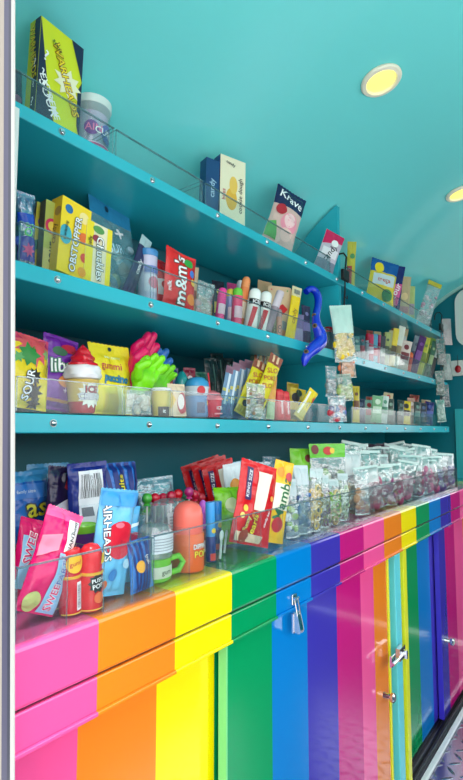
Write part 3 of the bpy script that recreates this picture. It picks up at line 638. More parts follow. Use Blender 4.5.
for px, py, i in ((304, 313, 5), (306, 324, 6), (306, 337, 8), (305, 350, 10)):
    p = PT[i]; q = at(px, py, p.y-.004); m = MB(); d = (q-p).normalized()
    c = p+d*(R[i]*.8)-p.lerp(p, 0)*0-pts[0]
    m.tube([c, c+d*.006], [.0075, .0065], mat((120, 96, 60), .4), 12); m.tube([c+d*.0055, c+d*.0066], [.004, .0035], BLACK, 10); m.build('sucker', tn)
tag(tn, 'shiny blue tentacle toy hanging over the lip of the middle shelf', 'toy')

# ================================================================== SWEETS ON THE LOWEST SHELF
SPL = [('s', -.1, .3, .12, .26, 8, Bk)]
put(bag, 'candy_bag', 'candy bag', 'yellow sour candy bag with pink top and black splat lettering', '3', 25, 34, 336, 42, .768, yaw=6, d=.03, c=(246, 216, 24), bands=((.87, 1, (216, 70, 110)),), P=[('s', .0, .84, .28, .46, 13, (224, 84, 90)), ('s', -.12, .72, .17, .27, 7, (50, 140, 60)), ('s', -.36, .66, .07, .13, 6, (90, 170, 90)), ('s', .3, .76, .08, .13, 6, (140, 180, 110)), ('s', .0, .42, .12, .2, 9, Bk), ('s', .05, .22, .13, .24, 8, Bk), ('s', .1, .08, .1, .18, 8, Bk), ('t', 'SOUR', Wt, -.12, .3, .16, 84, Bk), ('t', 'sweet', Bk, .34, .56, .09, 78)])
put(bag, 'candy_bag', 'candy bag', 'purple fruit gum bag with green and white lettering on the lowest shelf', '3', 53, 65, 337, 38, .80, yaw=-4, d=.03, c=(118, 34, 160), P=[('d', .2, .84, .26, (200, 30, 60), .5), ('d', -.1, .78, .2, (70, 110, 80), .6), ('t', 'liba', Wt, -.04, .58, .26, 8, (30, 110, 70), .9), ('d', .32, .44, .12, (110, 190, 40)), ('d', .1, .38, .2, (230, 150, 80), .7), ('r', -.3, .1, .3, .14, (190, 120, 60)), ('t', '+', (220, 190, 230), .15, .26, .14, 0)])
# ice cream candy toy
def icecream(w, h, d):
    r = empty('ice_cream_toy'); q = w/2
    m = MB(); m.lathe([(q*.72, 0), (q*.76, .004), (q*.82, h*.16)], plas((196, 24, 50)), 24); m.lathe([(q*.82, h*.161), (q*.93, h*.40), (q*1.0, h*.44), (q*1.0, h*.48)], plas((226, 190, 100)), 24)
    rr = q*.86
    m.prints([('s', 0, .26, .3, .42, 14, (240, 236, 226)), ('t', 'ICE', (190, 40, 50), 0, .33, .13, 0, NAVY), ('t', 'CREAM', Wt, 0, .23, .12, 0, (60, 30, 110), .9)], w, h, lambda x, z, e: ((rr*(.93+.25*z/h)+.002+e)*math.sin(x/rr), -(rr*(.93+.25*z/h)+.002+e)*math.cos(x/rr), z)); m.build('cone_cup', r)
    m = MB(); m.lathe([(q*.9, h*.482), (q*1.06, h*.5), (q*1.12, h*.55), (q*1.04, h*.59), (q*1.06, h*.63), (q*.96, h*.68), (q*.8, h*.70)], plas((246, 240, 244)), 36, twist=lambda a, z: .05*math.sin(6*a+z*160)); m.build('cream_swirl', r)
    m = MB(); pr = []
    for i in range(13): t = i/12; pr.append((q*.88*(1-t)**.75*(1+.1*math.sin(t*20))+.001, h*(.69+.31*t)))
    m.lathe(pr, mat((220, 20, 44), .12, 0, 0, 60, .6), 30, twist=lambda a, z: .07*math.sin(4*a+z*220)); m.build('red_top', r)
    return r
put(icecream, 'ice_cream_toy', 'candy toy', 'ice cream cone candy with white swirl and glossy red top', '3', 82, 83, 345, 28, .768, tilt=0, d=0)
put(bag, 'candy_bag', 'candy bag', 'short purple bag with pink and black dots behind the ice cream candy', '3', 83, 83, 378, 40, .82, d=.02, c=(96, 30, 130), P=[('d', -.36, .7, .14, Bk), ('d', -.28, .45, .12, Bk), ('d', .34, .75, .12, (226, 40, 130)), ('d', .25, .5, .16, (236, 60, 150)), ('d', .4, .4, .1, (140, 60, 180)), ('d', -.4, .2, .12, (60, 60, 190)), ('d', -.15, .2, .12, (70, 70, 200)), ('d', .3, .14, .15, (190, 200, 170)), ('t', 'MIX', (150, 110, 230), .1, .3, .18, 0)])
put(bag, 'candy_bag', 'candy bag', 'yellow gummy bag with red and blue script and a punched top', '3', 113, 114, 344, 40, .79, d=.028, c=(246, 224, 40), head=.13, hole=True, P=[('t', 'gummi', (200, 20, 70), -.06, .68, .15, -2, None, .9), ('t', 'puccino', (20, 150, 200), .02, .5, .155, -4, (14, 70, 120), .85), ('t', 'super candy', (240, 250, 200), 0, .81, .06, 0), ('r', -.3, .02, .1, .28, (226, 190, 40)), ('p', [(.1, 0), (.3, 0), (.14, .4), (0, .4)], (250, 240, 150))])
# hand shaped candies
def hand(w, h, d=0, c=(230, 20, 100), fan=1, sd=1):
    """a toy hand: wrist, palm, four bent fingers of different lengths and a thumb from the side of the palm"""
    r = empty('hand_candy'); mt = mat(c, .3)
    m = MB(); b_ = []
    def cap(p0, p1, p2, ra):
        P3 = [Vector(p0).lerp(Vector(p1), t/4) for t in range(4)]+[Vector(p1).lerp(Vector(p2), t/4) for t in range(5)]
        n = len(P3); m.tube(P3, [ra*(1-.12*i/n) for i in range(n)], mt, 10); m.ball(P3[-1], ra*.88, mt, 10); m.ball(P3[0], ra, mt, 10)
    m.ball((0, 0, h*.36), w*.42, mt, 16, (.95, .6, h*.24/(w*.42)))
    m.lathe([(w*.17, 0), (w*.24, h*.05), (w*.21, h*.12), (w*.27, h*.22), (w*.25, h*.3)], mt, 14, sy=.75)
    for i, (x, L) in enumerate(((-.27, .80), (-.09, .95), (.1, 1.0), (.27, .88))):
        cap((x*w, -.004, h*.46), (x*w*1.08*fan+.04*w, .002, h*(.42+.27*L)), (x*w*1.12*fan+.12*w, -.008, h*(L-.07)), w*.122)
    cap((-.30*w, -.012, h*.3), (-.47*w, -.024, h*.42), (-.33*w, -.032, h*.54), w*.14)
    o = m.build('hand_body', r)
    md = o.modifiers.new('blend', 'REMESH'); md.mode = 'VOXEL'; md.voxel_size = max(.0011, w*.026); md.use_smooth_shade = True
    s_ = o.modifiers.new('soften', 'SMOOTH'); s_.factor = .5; s_.iterations = 3
    return r
put(hand, 'hand_candy', 'candy hand', 'hot pink hand shaped candy, topmost of the candy hands', '3', 133, 147, 328, 26, .80, yaw=10, tilt=0, d=0, c=(238, 16, 100), group='hand shaped candies', lift=.035)
put(hand, 'hand_candy', 'candy hand', 'blue hand shaped candy half hidden by the lime hands', '3', 143, 160, 345, 30, .87, yaw=-10, tilt=0, d=0, c=(60, 130, 214), group='hand shaped candies', fan=1.15, lift=.03)
put(hand, 'hand_candy', 'candy hand', 'lime green hand shaped candy in front of the blue hand', '3', 136, 158, 352, 32, .768, yaw=-6, tilt=0, d=0, c=(130, 226, 16), group='hand shaped candies', fan=1.1, lift=.028)
put(hand, 'hand_candy', 'candy hand', 'lower lime green hand shaped candy leaning to the right', '3', 147, 171, 362, 28, .815, yaw=-20, tilt=0, d=0, c=(120, 216, 20), group='hand shaped candies', lift=.02)
put(clear_bag, 'candy_bag', 'candy bag', 'pale clear bag under the candy hands at the front of their tray', '3', 139, 139, 391, 26, .744, d=.014, fill=((226, 206, 176), (214, 196, 180), (200, 180, 150)), level=.85, a=.35, n=20)
put(tub, 'candy_cup', 'candy cup', 'small cup candy with white top and black label right of the candy hands', '3', 161, 161, 388, 15, .76, tilt=0, d=0, c=(222, 196, 90), lid=(240, 236, 236), taper=.75, P=[('r', -.5, .0, .1, .32, Bk), ('t', 'it', Wt, -.2, .16, .2, 0)])
put(tub, 'candy_cup', 'candy cup', 'short tan cup candy with a red rim behind the white topped cup', '3', 163, 163, 380, 14, .82, tilt=0, d=0, c=(206, 130, 100), lid=(190, 90, 90), taper=.8)
put(bag, 'candy_bag', 'candy bag', 'peach and red apple picture packet in the novelty candy tray', '3', 178, 178, 384, 17, .752, yaw=-10, d=.016, c=(236, 206, 176), P=[('d', .2, .4, .34, (190, 24, 50), 1.5), ('d', .1, .44, .22, (244, 226, 220), 1.7), ('p', [(-.5, .2), (-.2, .5), (-.5, .8)], (236, 190, 90))])
def dome(w, h, d=0, c=(30, 140, 140), b2=(226, 200, 50)):
    r = empty('dome_candy'); q = w/2; m = MB(); m.lathe([(q*.8, 0), (q, h*.1), (q, h*.34), (q*.85, h*.36)], plas(b2), 18); m.build('base', r)
    m = MB(); m.lathe([(q*.82, h*.362), (q*.84, h*.6), (q*.66, h*.82), (q*.3, h*.96), (q*.05, h)], mat(c, .15, 0, 0, 60, .5), 18); m.build('dome_top', r)
    m = MB(); m.ball((-q*.55, -q*.5, h*.38), q*.45, plas((210, 40, 60)), 10); m.build('red_button', r); return r
put(dome, 'dome_candy', 'candy toy', 'teal domed candy toy with yellow base behind the apple packet', '3', 182, 182, 371, 14, .81, yaw=0, tilt=0, d=0)
def robot(w, h, d=0):
    r = empty('mug_candy'); q = w/2; m = MB(); m.lathe([(q*.8, 0), (q*.9, .003), (q*.95, h*.5), (q*.9, h*.52)], plas((70, 130, 180)), 20)
    rr = q*.93; m.prints([('r', .0, .3, .35, .4, (236, 200, 40)), ('r', -.4, .1, -.1, .36, (40, 70, 110))], w, h, cyl_surf(rr+.001)); m.build('mug_body', r)
    m = MB(); m.lathe([(q*.88, h*.522), (q*.98, h*.56), (q*.98, h*.74), (q*.9, h*.76)], plas((196, 206, 214)), 20)
    m.prints([('d', -.25, .65, .16, (206, 40, 50)), ('d', .2, .65, .13, (220, 90, 90))], w, h, cyl_surf(q*.985)); m.build('face_band', r)
    m = MB(); m.lathe([(q*.9, h*.762), (q*.86, h*.86), (q*.55, h*.97), (q*.1, h)], plas((60, 150, 200)), 20); m.build('lid', r); return r
put(robot, 'mug_candy', 'candy toy', 'blue mug shaped candy toy with a silver band and domed lid', '3', 197, 197, 377, 18, .775, tilt=0, d=0)
def slush(w, h, d=0):
    r = empty('slush_candy'); q = w/2; m = MB(); m.lathe([(q*.72, 0), (q*.95, h*.36), (q*.92, h*.38)], plas((206, 24, 56)), 20)
    m.prints([('r', -.3, .06, .3, .09, (230, 150, 160)), ('t', 'ICEE', Wt, 0, .2, .1, 0)], w, h, cyl_surf(q*.96)); m.build('cup', r)
    m = MB(); m.lathe([(q*1.05, h*.382), (q*1.05, h*.41), (q*.95, h*.44), (q*.8, h*.54), (q*.3, h*.6)], mat((236, 130, 140), .15, 0, 0, 60, .5), 20); m.build('dome_lid', r)
    m = MB(); m.tube([(-q*.15, 0, h*.55), (-q*.4, 0, h)], .0016, plas((206, 30, 50)), 8); m.build('straw', r); return r
put(slush, 'slush_candy', 'candy toy', 'red slush cup candy with a pink dome lid and red straw', '3', 212, 211, 373, 14, .752, tilt=0, d=0)
for i, (bx, tx, ty, lb) in enumerate(((216, 212, 358, 'dark green glossy packet leaning back left of the blue sticks'), (224, 219, 353, 'second dark green packet, tallest behind the blue sticks'), (231, 229, 358, 'third dark green packet tucked behind the blue sticks'))):
    put(bag, 'candy_bag', 'candy bag', lb, '3', bx, tx, ty, 13, .87+.02*i, yaw=-15, d=.012, c=(16, 44, 46), P=[('p', [(-.05, .1), (.05, .1), (.2, .9), (.12, .9)], (60, 110, 100))], group='dark green packets')
for i, (bx, tx, ty) in enumerate(((206, 233, 366), (213, 239, 363), (220, 245, 361), (227, 251, 360), (234, 257, 362))):
    put(stick, 'candy_stick', 'candy stick', 'pale blue candy stick leaning right, ' + ('leftmost', 'second from the left', 'middle one', 'fourth from the left', 'rightmost')[i]+' of the five', '3', bx+14, tx, ty, 8, .80-.012*(i % 2)+.01*i, yaw=-22, d=.008, c=(110, 150, 185), bands=((.0, .25, (70, 100, 150)), (.86, 1, (140, 100, 120))), P=[('r', -.5, .5, .5, .56, (206, 196, 90)), ('r', -.5, .33, .5, .36, (206, 196, 120)), ('p', [(-.1, .26), (.2, .26), (.2, .85), (-.1, .85)], (214, 226, 236))], group='pale blue candy sticks')
for i, (bx, tx, ty, Y) in enumerate(((244, 262, 347, .885), (254, 270, 346, .875), (263, 278, 347, .865))):
    put(clear_bag, 'candy_bag', 'candy bag', 'tan striped packet standing tall behind the yellow caramel bars, '+('left one', 'middle one', 'right one')[i], '3', bx, tx, ty, 14, Y, yaw=-25, d=.014, tint=(206, 170, 110), a=.7, fill=((190, 140, 90),), P=[('r', -.3, .1, -.1, .9, (150, 90, 70)), ('r', .1, .1, .3, .9, (226, 200, 150))], group='tan striped packets')
for i, (bx, tx, ty, Y, wp) in enumerate(((241, 266, 362, .79, 17), (254, 281, 356, .762, 15))):
    put(bag, 'candy_bar', 'candy bar', 'yellow caramel bar with red block letters leaning right, '+('the farther back' if i == 0 else 'the one in front'), '3', bx, tx, ty, wp, Y, yaw=-22, d=.014, c=(222, 206, 30), bands=((.84, 1, (150, 80, 60)), (.0, .14, (170, 160, 60))), P=[('t', 'SLO', (176, 30, 26), 0, .74, .11, 22, None, 1.0), ('t', 'POKE', (176, 30, 26), 0, .61, .11, 22, None, .9), ('t', 'SLO', (176, 30, 26), 0, .48, .1, 22), ('d', -.1, .2, .2, Bk), ('d', .2, .27, .14, (120, 80, 30)), ('r', -.3, .87, -.15, .99, (226, 190, 150)), ('r', .05, .87, .2, .99, (226, 190, 150))], group='yellow caramel bars')
put(clear_bag, 'candy_bag', 'candy bag', 'brown nut cluster bag below the yellow caramel bars', '3', 255, 257, 384, 19, .748, yaw=-20, d=.012, fill=((170, 120, 80), (150, 100, 60), (196, 160, 110)), level=.8, a=.25, n=18)
put(stick, 'candy_stick', 'candy stick', 'orange and green stick standing right of the caramel bars', '3', 270, 275, 376, 8, .757, yaw=-25, d=.008, c=(226, 160, 60), bands=((0, .4, (150, 180, 130)),))
r = empty('green_clip'); m = MB(); p = at(277, 347, .80); r.location = p; m.prism([(-.028, -.006), (.026, -.008), (.03, .004), (.01, .01), (-.026, .008)], 1, -.006, .006, plas((40, 180, 40))); m.build('clip_body', r, False, .002); r.rotation_euler.z = -.4
tag(r, 'bright green bag clip on top of the tan striped packets', 'clip')
for bx, ty, lb in ((279, 389, 'red candy roll with white upright letters, left of the pair'), (285, 391, 'red candy roll with white upright letters, right of the pair')):
    put(tube, 'candy_roll', 'candy roll', lb, '3', bx, bx-1, ty, 9, .76, yaw=-20, tilt=0, d=0, c=(206, 26, 40), cap=(220, 40, 50), capf=.2, P=[('t', 'candies', Wt, 0, .4, .14, 90)], group='red candy rolls')
put(bag, 'candy_bag', 'candy bag', 'yellow and black packet right of the red candy rolls', '3', 296, 299, 389, 16, .80, yaw=-25, d=.016, c=(216, 186, 30), P=[('d', -.2, .7, .25, Bk), ('d', .2, .5, .2, Bk), ('d', 0, .86, .2, (30, 60, 40)), ('r', -.5, 0, .5, .3, (120, 120, 60))])
put(bag, 'candy_bag', 'candy bag', 'yellow stick packet with dotted edge leaning right over the tray', '3', 298, 316, 391, 12, .765, yaw=-30, d=.014, c=(234, 210, 30), bands=((.0, .3, (200, 190, 90)),), P=[('r', -.4, .1, -.2, .9, (250, 246, 220)), ('p', [(.5, .6), (.5, .85), (.2, .75)], (220, 90, 60)), ('t', 'candy', (120, 120, 30), .08, .5, .1, 90)])
put(bag, 'candy_bag', 'candy bag', 'purple packet standing between the yellow stick and the hanging bags', '3', 323, 325, 392, 12, .80, yaw=-30, d=.014, c=(96, 40, 90), P=[('r', -.3, .2, .3, .5, (40, 60, 130))])
put(bag, 'candy_bag', 'candy bag', 'blue grey packet low behind the yellow stick', '3', 313, 313, 403, 14, .83, yaw=-30, d=.016, c=(70, 130, 150))

# ================================================================== HANGING STRIPS OF BAGS
def strip(px0, py0, px1, py1, Y, label, hx=0):
    r = empty('hanging_strip'); a = at(px0, py0, Y); b_ = at(px1, py1, Y); r.location = a
    m = MB(); c = Vector((0, 0, 0)); m.tube([(0, .030, .030), (0, .030, .052), (0, .020, .066), (0, .004, .066), (0, -.006, .05), (0, 0, .0)], .003, BLACK, 8); m.build('wire_hook', r)
    m = MB(); m.box(-.022, .022, -.006, .006, -.03, .006, BLACK); m.build('hook_plate', r, False, .002)
    m = MB(); d = b_-a; m.prism([(-.005, -.03), (.005, -.03), (d.x+.005, d.z), (d.x-.005, d.z)], 1, -.0008, .0008, BLACK)
    k = 8
    for i in range(k): t = i/k; m.tube([(d.x*t+.004, -.001, -.03+(d.z+.03)*t), (d.x*t+.012, -.004, -.03+(d.z+.03)*t-.006), (d.x*t+.013, -.004, -.03+(d.z+.03)*t+.006)], .0015, BLACK, 5)
    m.build('strap', r); return tag(r, label, 'hanging strip')
strip(345, 272, 340, 415, .704, 'black hanging strip hooked over the top shelf beside the middle upright')
HB = [(346, 362, 341, 305, 22, .685, 'pale mint bag of yellow sweets hanging from the black strip', dict(fill=((246, 206, 20), (240, 190, 10)), bands=((.5, 1, (196, 226, 214)),), a=.3, level=.5, n=46)),
      (348, 378, 346, 350, 17, .692, 'hanging bag of orange sweets below the yellow sweets', dict(fill=((226, 120, 70), (236, 150, 80)), a=.45, tint=(240, 220, 190), n=18)),
      (346, 401, 344, 374, 16, .690, 'hanging bag of pale green sweets under the orange sweets', dict(fill=((170, 196, 110), (206, 206, 150)), a=.45, tint=(226, 232, 206), n=18)),
      (331, 397, 332, 366, 11, .700, 'grey foil bag hanging left of the orange sweets', dict(fill=((110, 130, 130), (150, 150, 150)), a=.5, tint=(170, 185, 190), n=14)),
      (338, 422, 336, 396, 18, .688, 'lowest hanging bag, white with blue and red print', dict(fill=((190, 40, 60), (60, 90, 170), (226, 226, 230)), a=.5, tint=(235, 235, 240), n=18))]
for bx, by, tx, ty, wp, Y, lb, k in HB:
    put(clear_bag, 'hanging_bag', 'candy bag', lb, '3', bx, tx, ty, wp, Y, yaw=-42, by=by, d=.02, group='bags on the hanging strip', **k)
strip(441, 325, 440, 425, .705, 'black hanging strip hooked over the far end of the top shelf')
for i, (px, py, h, cc, lb) in enumerate(((447, 345, 26, (190, 170, 170), 'pale packet with a red tip hanging highest on the far strip'), (441, 365, 26, (40, 70, 60), 'dark green packet hanging high on the far strip'), (447, 380, 26, (120, 140, 130), 'grey packet hanging at the middle of the far strip'), (440, 395, 24, (50, 90, 70), 'mid green packet hanging on the far strip'), (445, 407, 22, (30, 60, 60), 'blackish packet hanging low on the far strip'), (441, 422, 22, (90, 150, 130), 'pale green packet hanging lowest on the far strip'))):
    put(clear_bag, 'hanging_bag', 'candy bag', lb, '3', px+1, px-1, py-h, 9, .70-.005*(i % 3), yaw=-45, by=py, d=.014, fill=(cc,), tint=cc, a=1.35, n=10, group='bags on the far hanging strip')
r = empty('red_tag'); r.location = onb(458, 369, XB-.034); m = MB(); m.ball((0, 0, 0), .016, plas((190, 30, 40)), 10, (.5, 1, 1.3)); m.tube([(0, .0, .018), (0, .0, .075)], .0015, BLACK, 6); m.build('tag_body', r); tag(r, 'small red tag dangling before the white rail at the right edge', 'tag')

# ================================================================== FAR TRAYS OF THIN CANDIES
def farrow(lev, spec, where, base):
    for i, (bx, tx, ty, wp, kind, cc, c2, name) in enumerate(spec):
        Y = base+.02*(i % 3); lb = name+' '+where
        if i and i % 2 == 0 and len(spec) > 5:
            put(bag, 'candy_bag', 'candy bag', ('dark', 'tan', 'rust')[i % 3]+' packet behind the '+name.replace(' with red patch', '').replace(' with brown print', '').replace(' with green patch', '').replace(' in', '').replace(' leaning', '').replace(' at the near end of', '').replace(' at the upright end of', '')+', '+where.replace('the tray right of the upright, ', 'right of the upright, ').replace('the lowest shelf tray right of the hanging bags', 'right of the hanging bags, lowest shelf'), lev, bx+2, tx+3, ty-3, wp+2, Y+.055, yaw=-45, d=.012, c=((44, 50, 52), (206, 186, 140), (150, 70, 50))[i % 3], P=[('r', -.4, .55, .4, .75, (190, 196, 190)), ('d', 0, .88, .2, (200, 60, 60))])
        if kind == 's': put(stick, 'candy_stick', 'candy stick', lb, lev, bx, tx, ty, wp, Y, yaw=-45, d=.008, c=cc, P=[('r', -.5, .3, .5, .55, c2)])
        elif kind == 't': put(tube, 'candy_tube', 'candy tube', lb, lev, bx, tx, ty, wp, Y, yaw=-45, tilt=0, d=0, c=cc, cap=c2, capf=.25)
        else: put(bag, 'candy_bag', 'candy bag', lb, lev, bx, tx, ty, wp, Y, yaw=-48, d=.012, c=cc, P=[('r', -.4, .35, .4, .6, c2), ('d', 0, .78, .25, c2)])
farrow('2', [(357, 357, 336, 7, 'b', (70, 120, 120), (150, 180, 170), 'green grey packet at the upright end of'), (362, 363, 335, 6, 'b', (50, 90, 100), (170, 60, 80), 'dark teal packet with red patch in'), (367, 368, 333, 5, 't', (200, 200, 210), (206, 30, 60), 'white tube with red cap in'),
  (371, 372, 334, 5, 's', (190, 40, 80), (230, 200, 210), 'crimson stick in'), (375, 376, 334, 5, 's', (90, 160, 190), (214, 60, 90), 'sky blue stick in'), (378, 380, 335, 5, 't', (206, 40, 90), (230, 90, 130), 'raspberry tube in'), (382, 384, 336, 5, 's', (60, 60, 70), (170, 170, 160), 'charcoal stick in'),
  (385, 389, 332, 6, 'b', (176, 180, 110), (60, 80, 60), 'olive packet in'), (388, 393, 330, 5, 's', (200, 196, 150), (90, 90, 60), 'cream stick in'), (391, 398, 328, 6, 's', (226, 196, 60), (90, 70, 40), 'tall yellow stick in'), (394, 404, 326, 7, 's', (222, 222, 206), (150, 130, 90), 'tallest white stick in')], 'the tray right of the upright, middle shelf', .755)
farrow('2', [(402, 408, 341, 11, 'b', (216, 196, 186), (120, 30, 40), 'cream packet with brown print in'), (406, 410, 352, 8, 't', (220, 70, 40), (240, 110, 60), 'round orange tube in'), (409, 420, 336, 8, 'b', (150, 160, 170), (90, 100, 120), 'silver packet leaning in'), (413, 425, 336, 8, 'b', (80, 24, 96), (120, 60, 140), 'dark purple packet leaning in'),
  (418, 430, 337, 7, 'b', (196, 190, 60), (110, 130, 40), 'mustard packet leaning in'), (422, 434, 338, 7, 'b', (120, 170, 70), (206, 206, 110), 'leaf green packet leaning in'), (426, 437, 341, 6, 'b', (60, 100, 80), (150, 170, 120), 'deep green packet leaning in')], 'the far tray, middle shelf', .755)
farrow('3', [(356, 357, 386, 7, 'b', (206, 180, 50), (120, 70, 40), 'gold packet with raised top in'), (361, 361, 399, 9, 'b', (30, 44, 70), (60, 80, 110), 'midnight blue packet in'), (369, 369, 400, 9, 'b', (150, 190, 170), (200, 60, 60), 'mint packet with red patch in'), (376, 378, 396, 11, 'b', (110, 170, 120), (206, 226, 200), 'green packet with white patch in'),
  (383, 386, 396, 8, 'b', (206, 220, 210), (90, 150, 120), 'white packet with green patch in'), (390, 391, 399, 7, 'b', (60, 80, 70), (130, 160, 140), 'blackish green packet in')], 'the lowest shelf tray right of the hanging bags', .757)
farrow('3', [(400, 402, 400, 7, 'b', (50, 60, 56), (100, 120, 110), 'dark packet at the near end of'), (405, 407, 401, 10, 'b', (226, 196, 40), (60, 40, 30), 'bright yellow packet in'), (411, 412, 398, 8, 'b', (200, 150, 130), (240, 220, 210), 'salmon packet in'), (417, 418, 402, 7, 'b', (40, 60, 56), (120, 150, 140), 'bottle green packet in'), (423, 424, 403, 7, 'b', (30, 40, 60), (90, 110, 150), 'ink blue packet in'), (428, 431, 402, 9, 'b', (34, 44, 120), (90, 110, 190), 'royal blue packet in')], 'the far tray, lowest shelf', .757)

for bx, tx, ty, wp, Y, cc, c2, lb in ((262, 266, 281, 14, .86, (214, 184, 140), (190, 90, 80), 'second tan backing card, tucked behind the slush tubes'), (218, 220, 280, 12, .88, (50, 46, 60), (226, 190, 60), 'dark packet at the back behind the magenta tube'), (232, 233, 283, 10, .89, (206, 60, 130), (240, 210, 90), 'pink packet at the back behind the green capped tube'), (189, 193, 266, 14, .86, (226, 190, 150), (150, 60, 40), 'peach packet at the back behind the red chocolate bag'), (306, 308, 305, 9, .80, (60, 50, 90), (150, 130, 190), 'small violet packet hidden behind the blue tentacle'), (313, 313, 316, 9, .83, (190, 70, 120), (230, 190, 210), 'rose packet at the back right of the blue tentacle')):
    put(bag, 'candy_bag', 'candy bag', lb, '2', bx, tx, ty, wp, Y, yaw=-25, d=.012, c=cc, P=[('r', -.4, .4, .4, .6, c2), ('d', 0, .8, .2, c2)])
for bx, tx, ty, wp, Y, cc, c2, lb in ((171, 173, 368, 12, .87, (60, 60, 120), (230, 200, 60), 'indigo packet at the back beside the lower lime hand'), (190, 190, 368, 12, .88, (150, 30, 60), (240, 226, 220), 'dark red packet at the back behind the mug candy'), (203, 202, 372, 11, .88, (40, 110, 90), (226, 220, 120), 'sea green packet at the back behind the slush cup'), (291, 294, 383, 12, .86, (206, 170, 40), (60, 50, 30), 'mustard packet at the back behind the red candy rolls'), (305, 309, 386, 12, .88, (60, 90, 60), (220, 210, 90), 'moss green packet at the back behind the yellow stick'), (318, 321, 388, 12, .88, (110, 60, 60), (220, 190, 160), 'maroon packet at the back left of the hanging bags')):
    put(bag, 'candy_bag', 'candy bag', lb, '3', bx, tx, ty, wp, Y, yaw=-25, d=.012, c=cc, P=[('r', -.4, .4, .4, .6, c2), ('d', 0, .8, .2, c2)])
# ================================================================== SWEETS ON THE COUNTER
put(bag, 'candy_bag', 'candy bag', 'magenta chewy tart candy bag leaning right, in front at the doorway end', 'c', 33, 74, 511, 43, .60, yaw=4, d=.026, c=(224, 10, 104), bands=((.9, 1, (244, 90, 150)),),
    P=[('p', [(.08, .6), (.42, .6), (.42, .92), (.08, .92)], (248, 244, 244)), ('t', 'GIANT', Bk, .24, .7, .075, 90), ('t', 'chewy', (60, 60, 60), .26, .85, .055, 90), ('p', [(-.02, .02), (.46, .02), (.46, .58), (-.02, .58)], (150, 204, 238)), ('t', 'TARTS', (30, 100, 190), .22, .42, .125, 90, Wt, .8), ('t', 'SWEE', (226, 20, 110), .2, .15, .125, 90, Wt, .8), ('d', -.26, .1, .2, (190, 200, 120)), ('p', [(-.5, .5), (-.1, .6), (-.1, .76), (-.5, .7)], (244, 130, 160)), ('p', [(.42, .55), (.5, .55), (.5, .72), (.42, .7)], (248, 206, 60))])
put(bag, 'candy_bag', 'candy bag', 'second magenta chewy tart candy bag, behind and left of the first', 'c', 14, 42, 520, 28, .66, yaw=4, d=.024, c=(214, 12, 96), P=[('p', [(-.4, .2), (.1, .2), (.1, .8), (-.4, .8)], (150, 200, 232)), ('t', 'SWEE', (226, 20, 110), -.1, .66, .15, 80, Wt)])
put(tube, 'candy_tube', 'candy tube', 'dark purple push candy tube beside the magenta bag', 'c', 51, 51, 562, 17, .62, tilt=0, d=0, c=(96, 30, 60), cap=(130, 40, 50), capf=.25, P=[('s', .0, .42, .3, .42, 9, Bk), ('t', 'US', Wt, 0, .47, .1, 0), ('t', 'OP', Wt, 0, .38, .1, 0), ('r', -.5, .1, .5, .12, (190, 150, 60))], group='push candy tubes')
put(tube, 'candy_tube', 'candy tube', 'red push candy tube with a white barcode, middle of the three', 'c', 70, 70, 549, 19, .60, tilt=0, d=0, c=(204, 24, 40), cap=(214, 30, 44), capf=.4, dome=False, ring=(226, 170, 50), P=[('b', .02, .06, .3, .5, True), ('r', -.75, .01, .75, .03, (226, 180, 60)), ('d', -.05, .8, .42, (246, 190, 40)), ('t', 'gum!', (200, 40, 40), -.05, .8, .1, 8)], group='push candy tubes')
put(tube, 'candy_tube', 'candy tube', 'red and yellow push candy tube with black splat lettering', 'c', 90, 91, 543, 20, .592, tilt=0, d=0, c=(212, 40, 44), cap=(226, 40, 50), capf=.42, ring=(226, 170, 50), P=[('s', .0, .42, .32, .42, 10, Bk), ('t', 'PUSH', Wt, 0, .46, .085, 8), ('t', 'POP', Wt, 0, .37, .1, 8), ('r', -.75, .02, .75, .04, (226, 180, 60)), ('d', .05, .2, .22, (226, 110, 60)), ('p', [(.1, .7), (.6, .74), (.6, .92), (.15, .86)], (246, 196, 40))], group='push candy tubes')
for o_, d_ in (('candy_tube', 0),): pass
put(bag, 'candy_bag', 'candy bag', 'blue snack bag with big yellow letters at the back by the doorway', 'c', 28, 28, 472, 46, .80, d=.035, c=(22, 96, 186), bands=((.9, 1, (60, 150, 206)),), P=[('r', -.5, .74, .5, .88, (40, 120, 206)), ('t', 'family size', (200, 220, 240), -.05, .81, .045, 0), ('t', 'as', (226, 214, 50), .16, .64, .26, 0, (20, 30, 60), 1.1), ('r', -.5, 0, .5, .34, (20, 40, 90))])
put(bag, 'candy_bag', 'candy bag', 'twisted light blue foil bag lying along the back above the blue bag', 'c', 50, 52, 464, 44, .87, yaw=-8, d=.03, c=(70, 160, 210), P=[('p', [(-.5, .82), (.5, .9), (.5, .94), (-.5, .86)], (150, 206, 232))])
put(bag, 'candy_bag', 'candy bag', 'dark bag with red corner and white nutrition label, left of the barcode bag', 'c', 52, 66, 467, 28, .76, yaw=-6, d=.022, c=(40, 30, 70), P=[('p', [(.1, .8), (.5, .72), (.5, 1), (.2, 1)], (196, 20, 50)), ('p', [(-.3, .3), (.5, .45), (.5, .74), (-.3, .62)], (226, 226, 236)), ('r', -.2, .46, .45, .48, (90, 90, 110)), ('r', -.2, .52, .45, .54, (90, 90, 110)), ('r', -.2, .57, .45, .59, (90, 90, 110))])
SB = [('p', [(a-.05, 0), (a+.03, 0), (a*1.9+.06, 1), (a*1.9-.08, 1)], (20, 40, 120)) for a in (-.24, -.12, 0, .12, .24)]
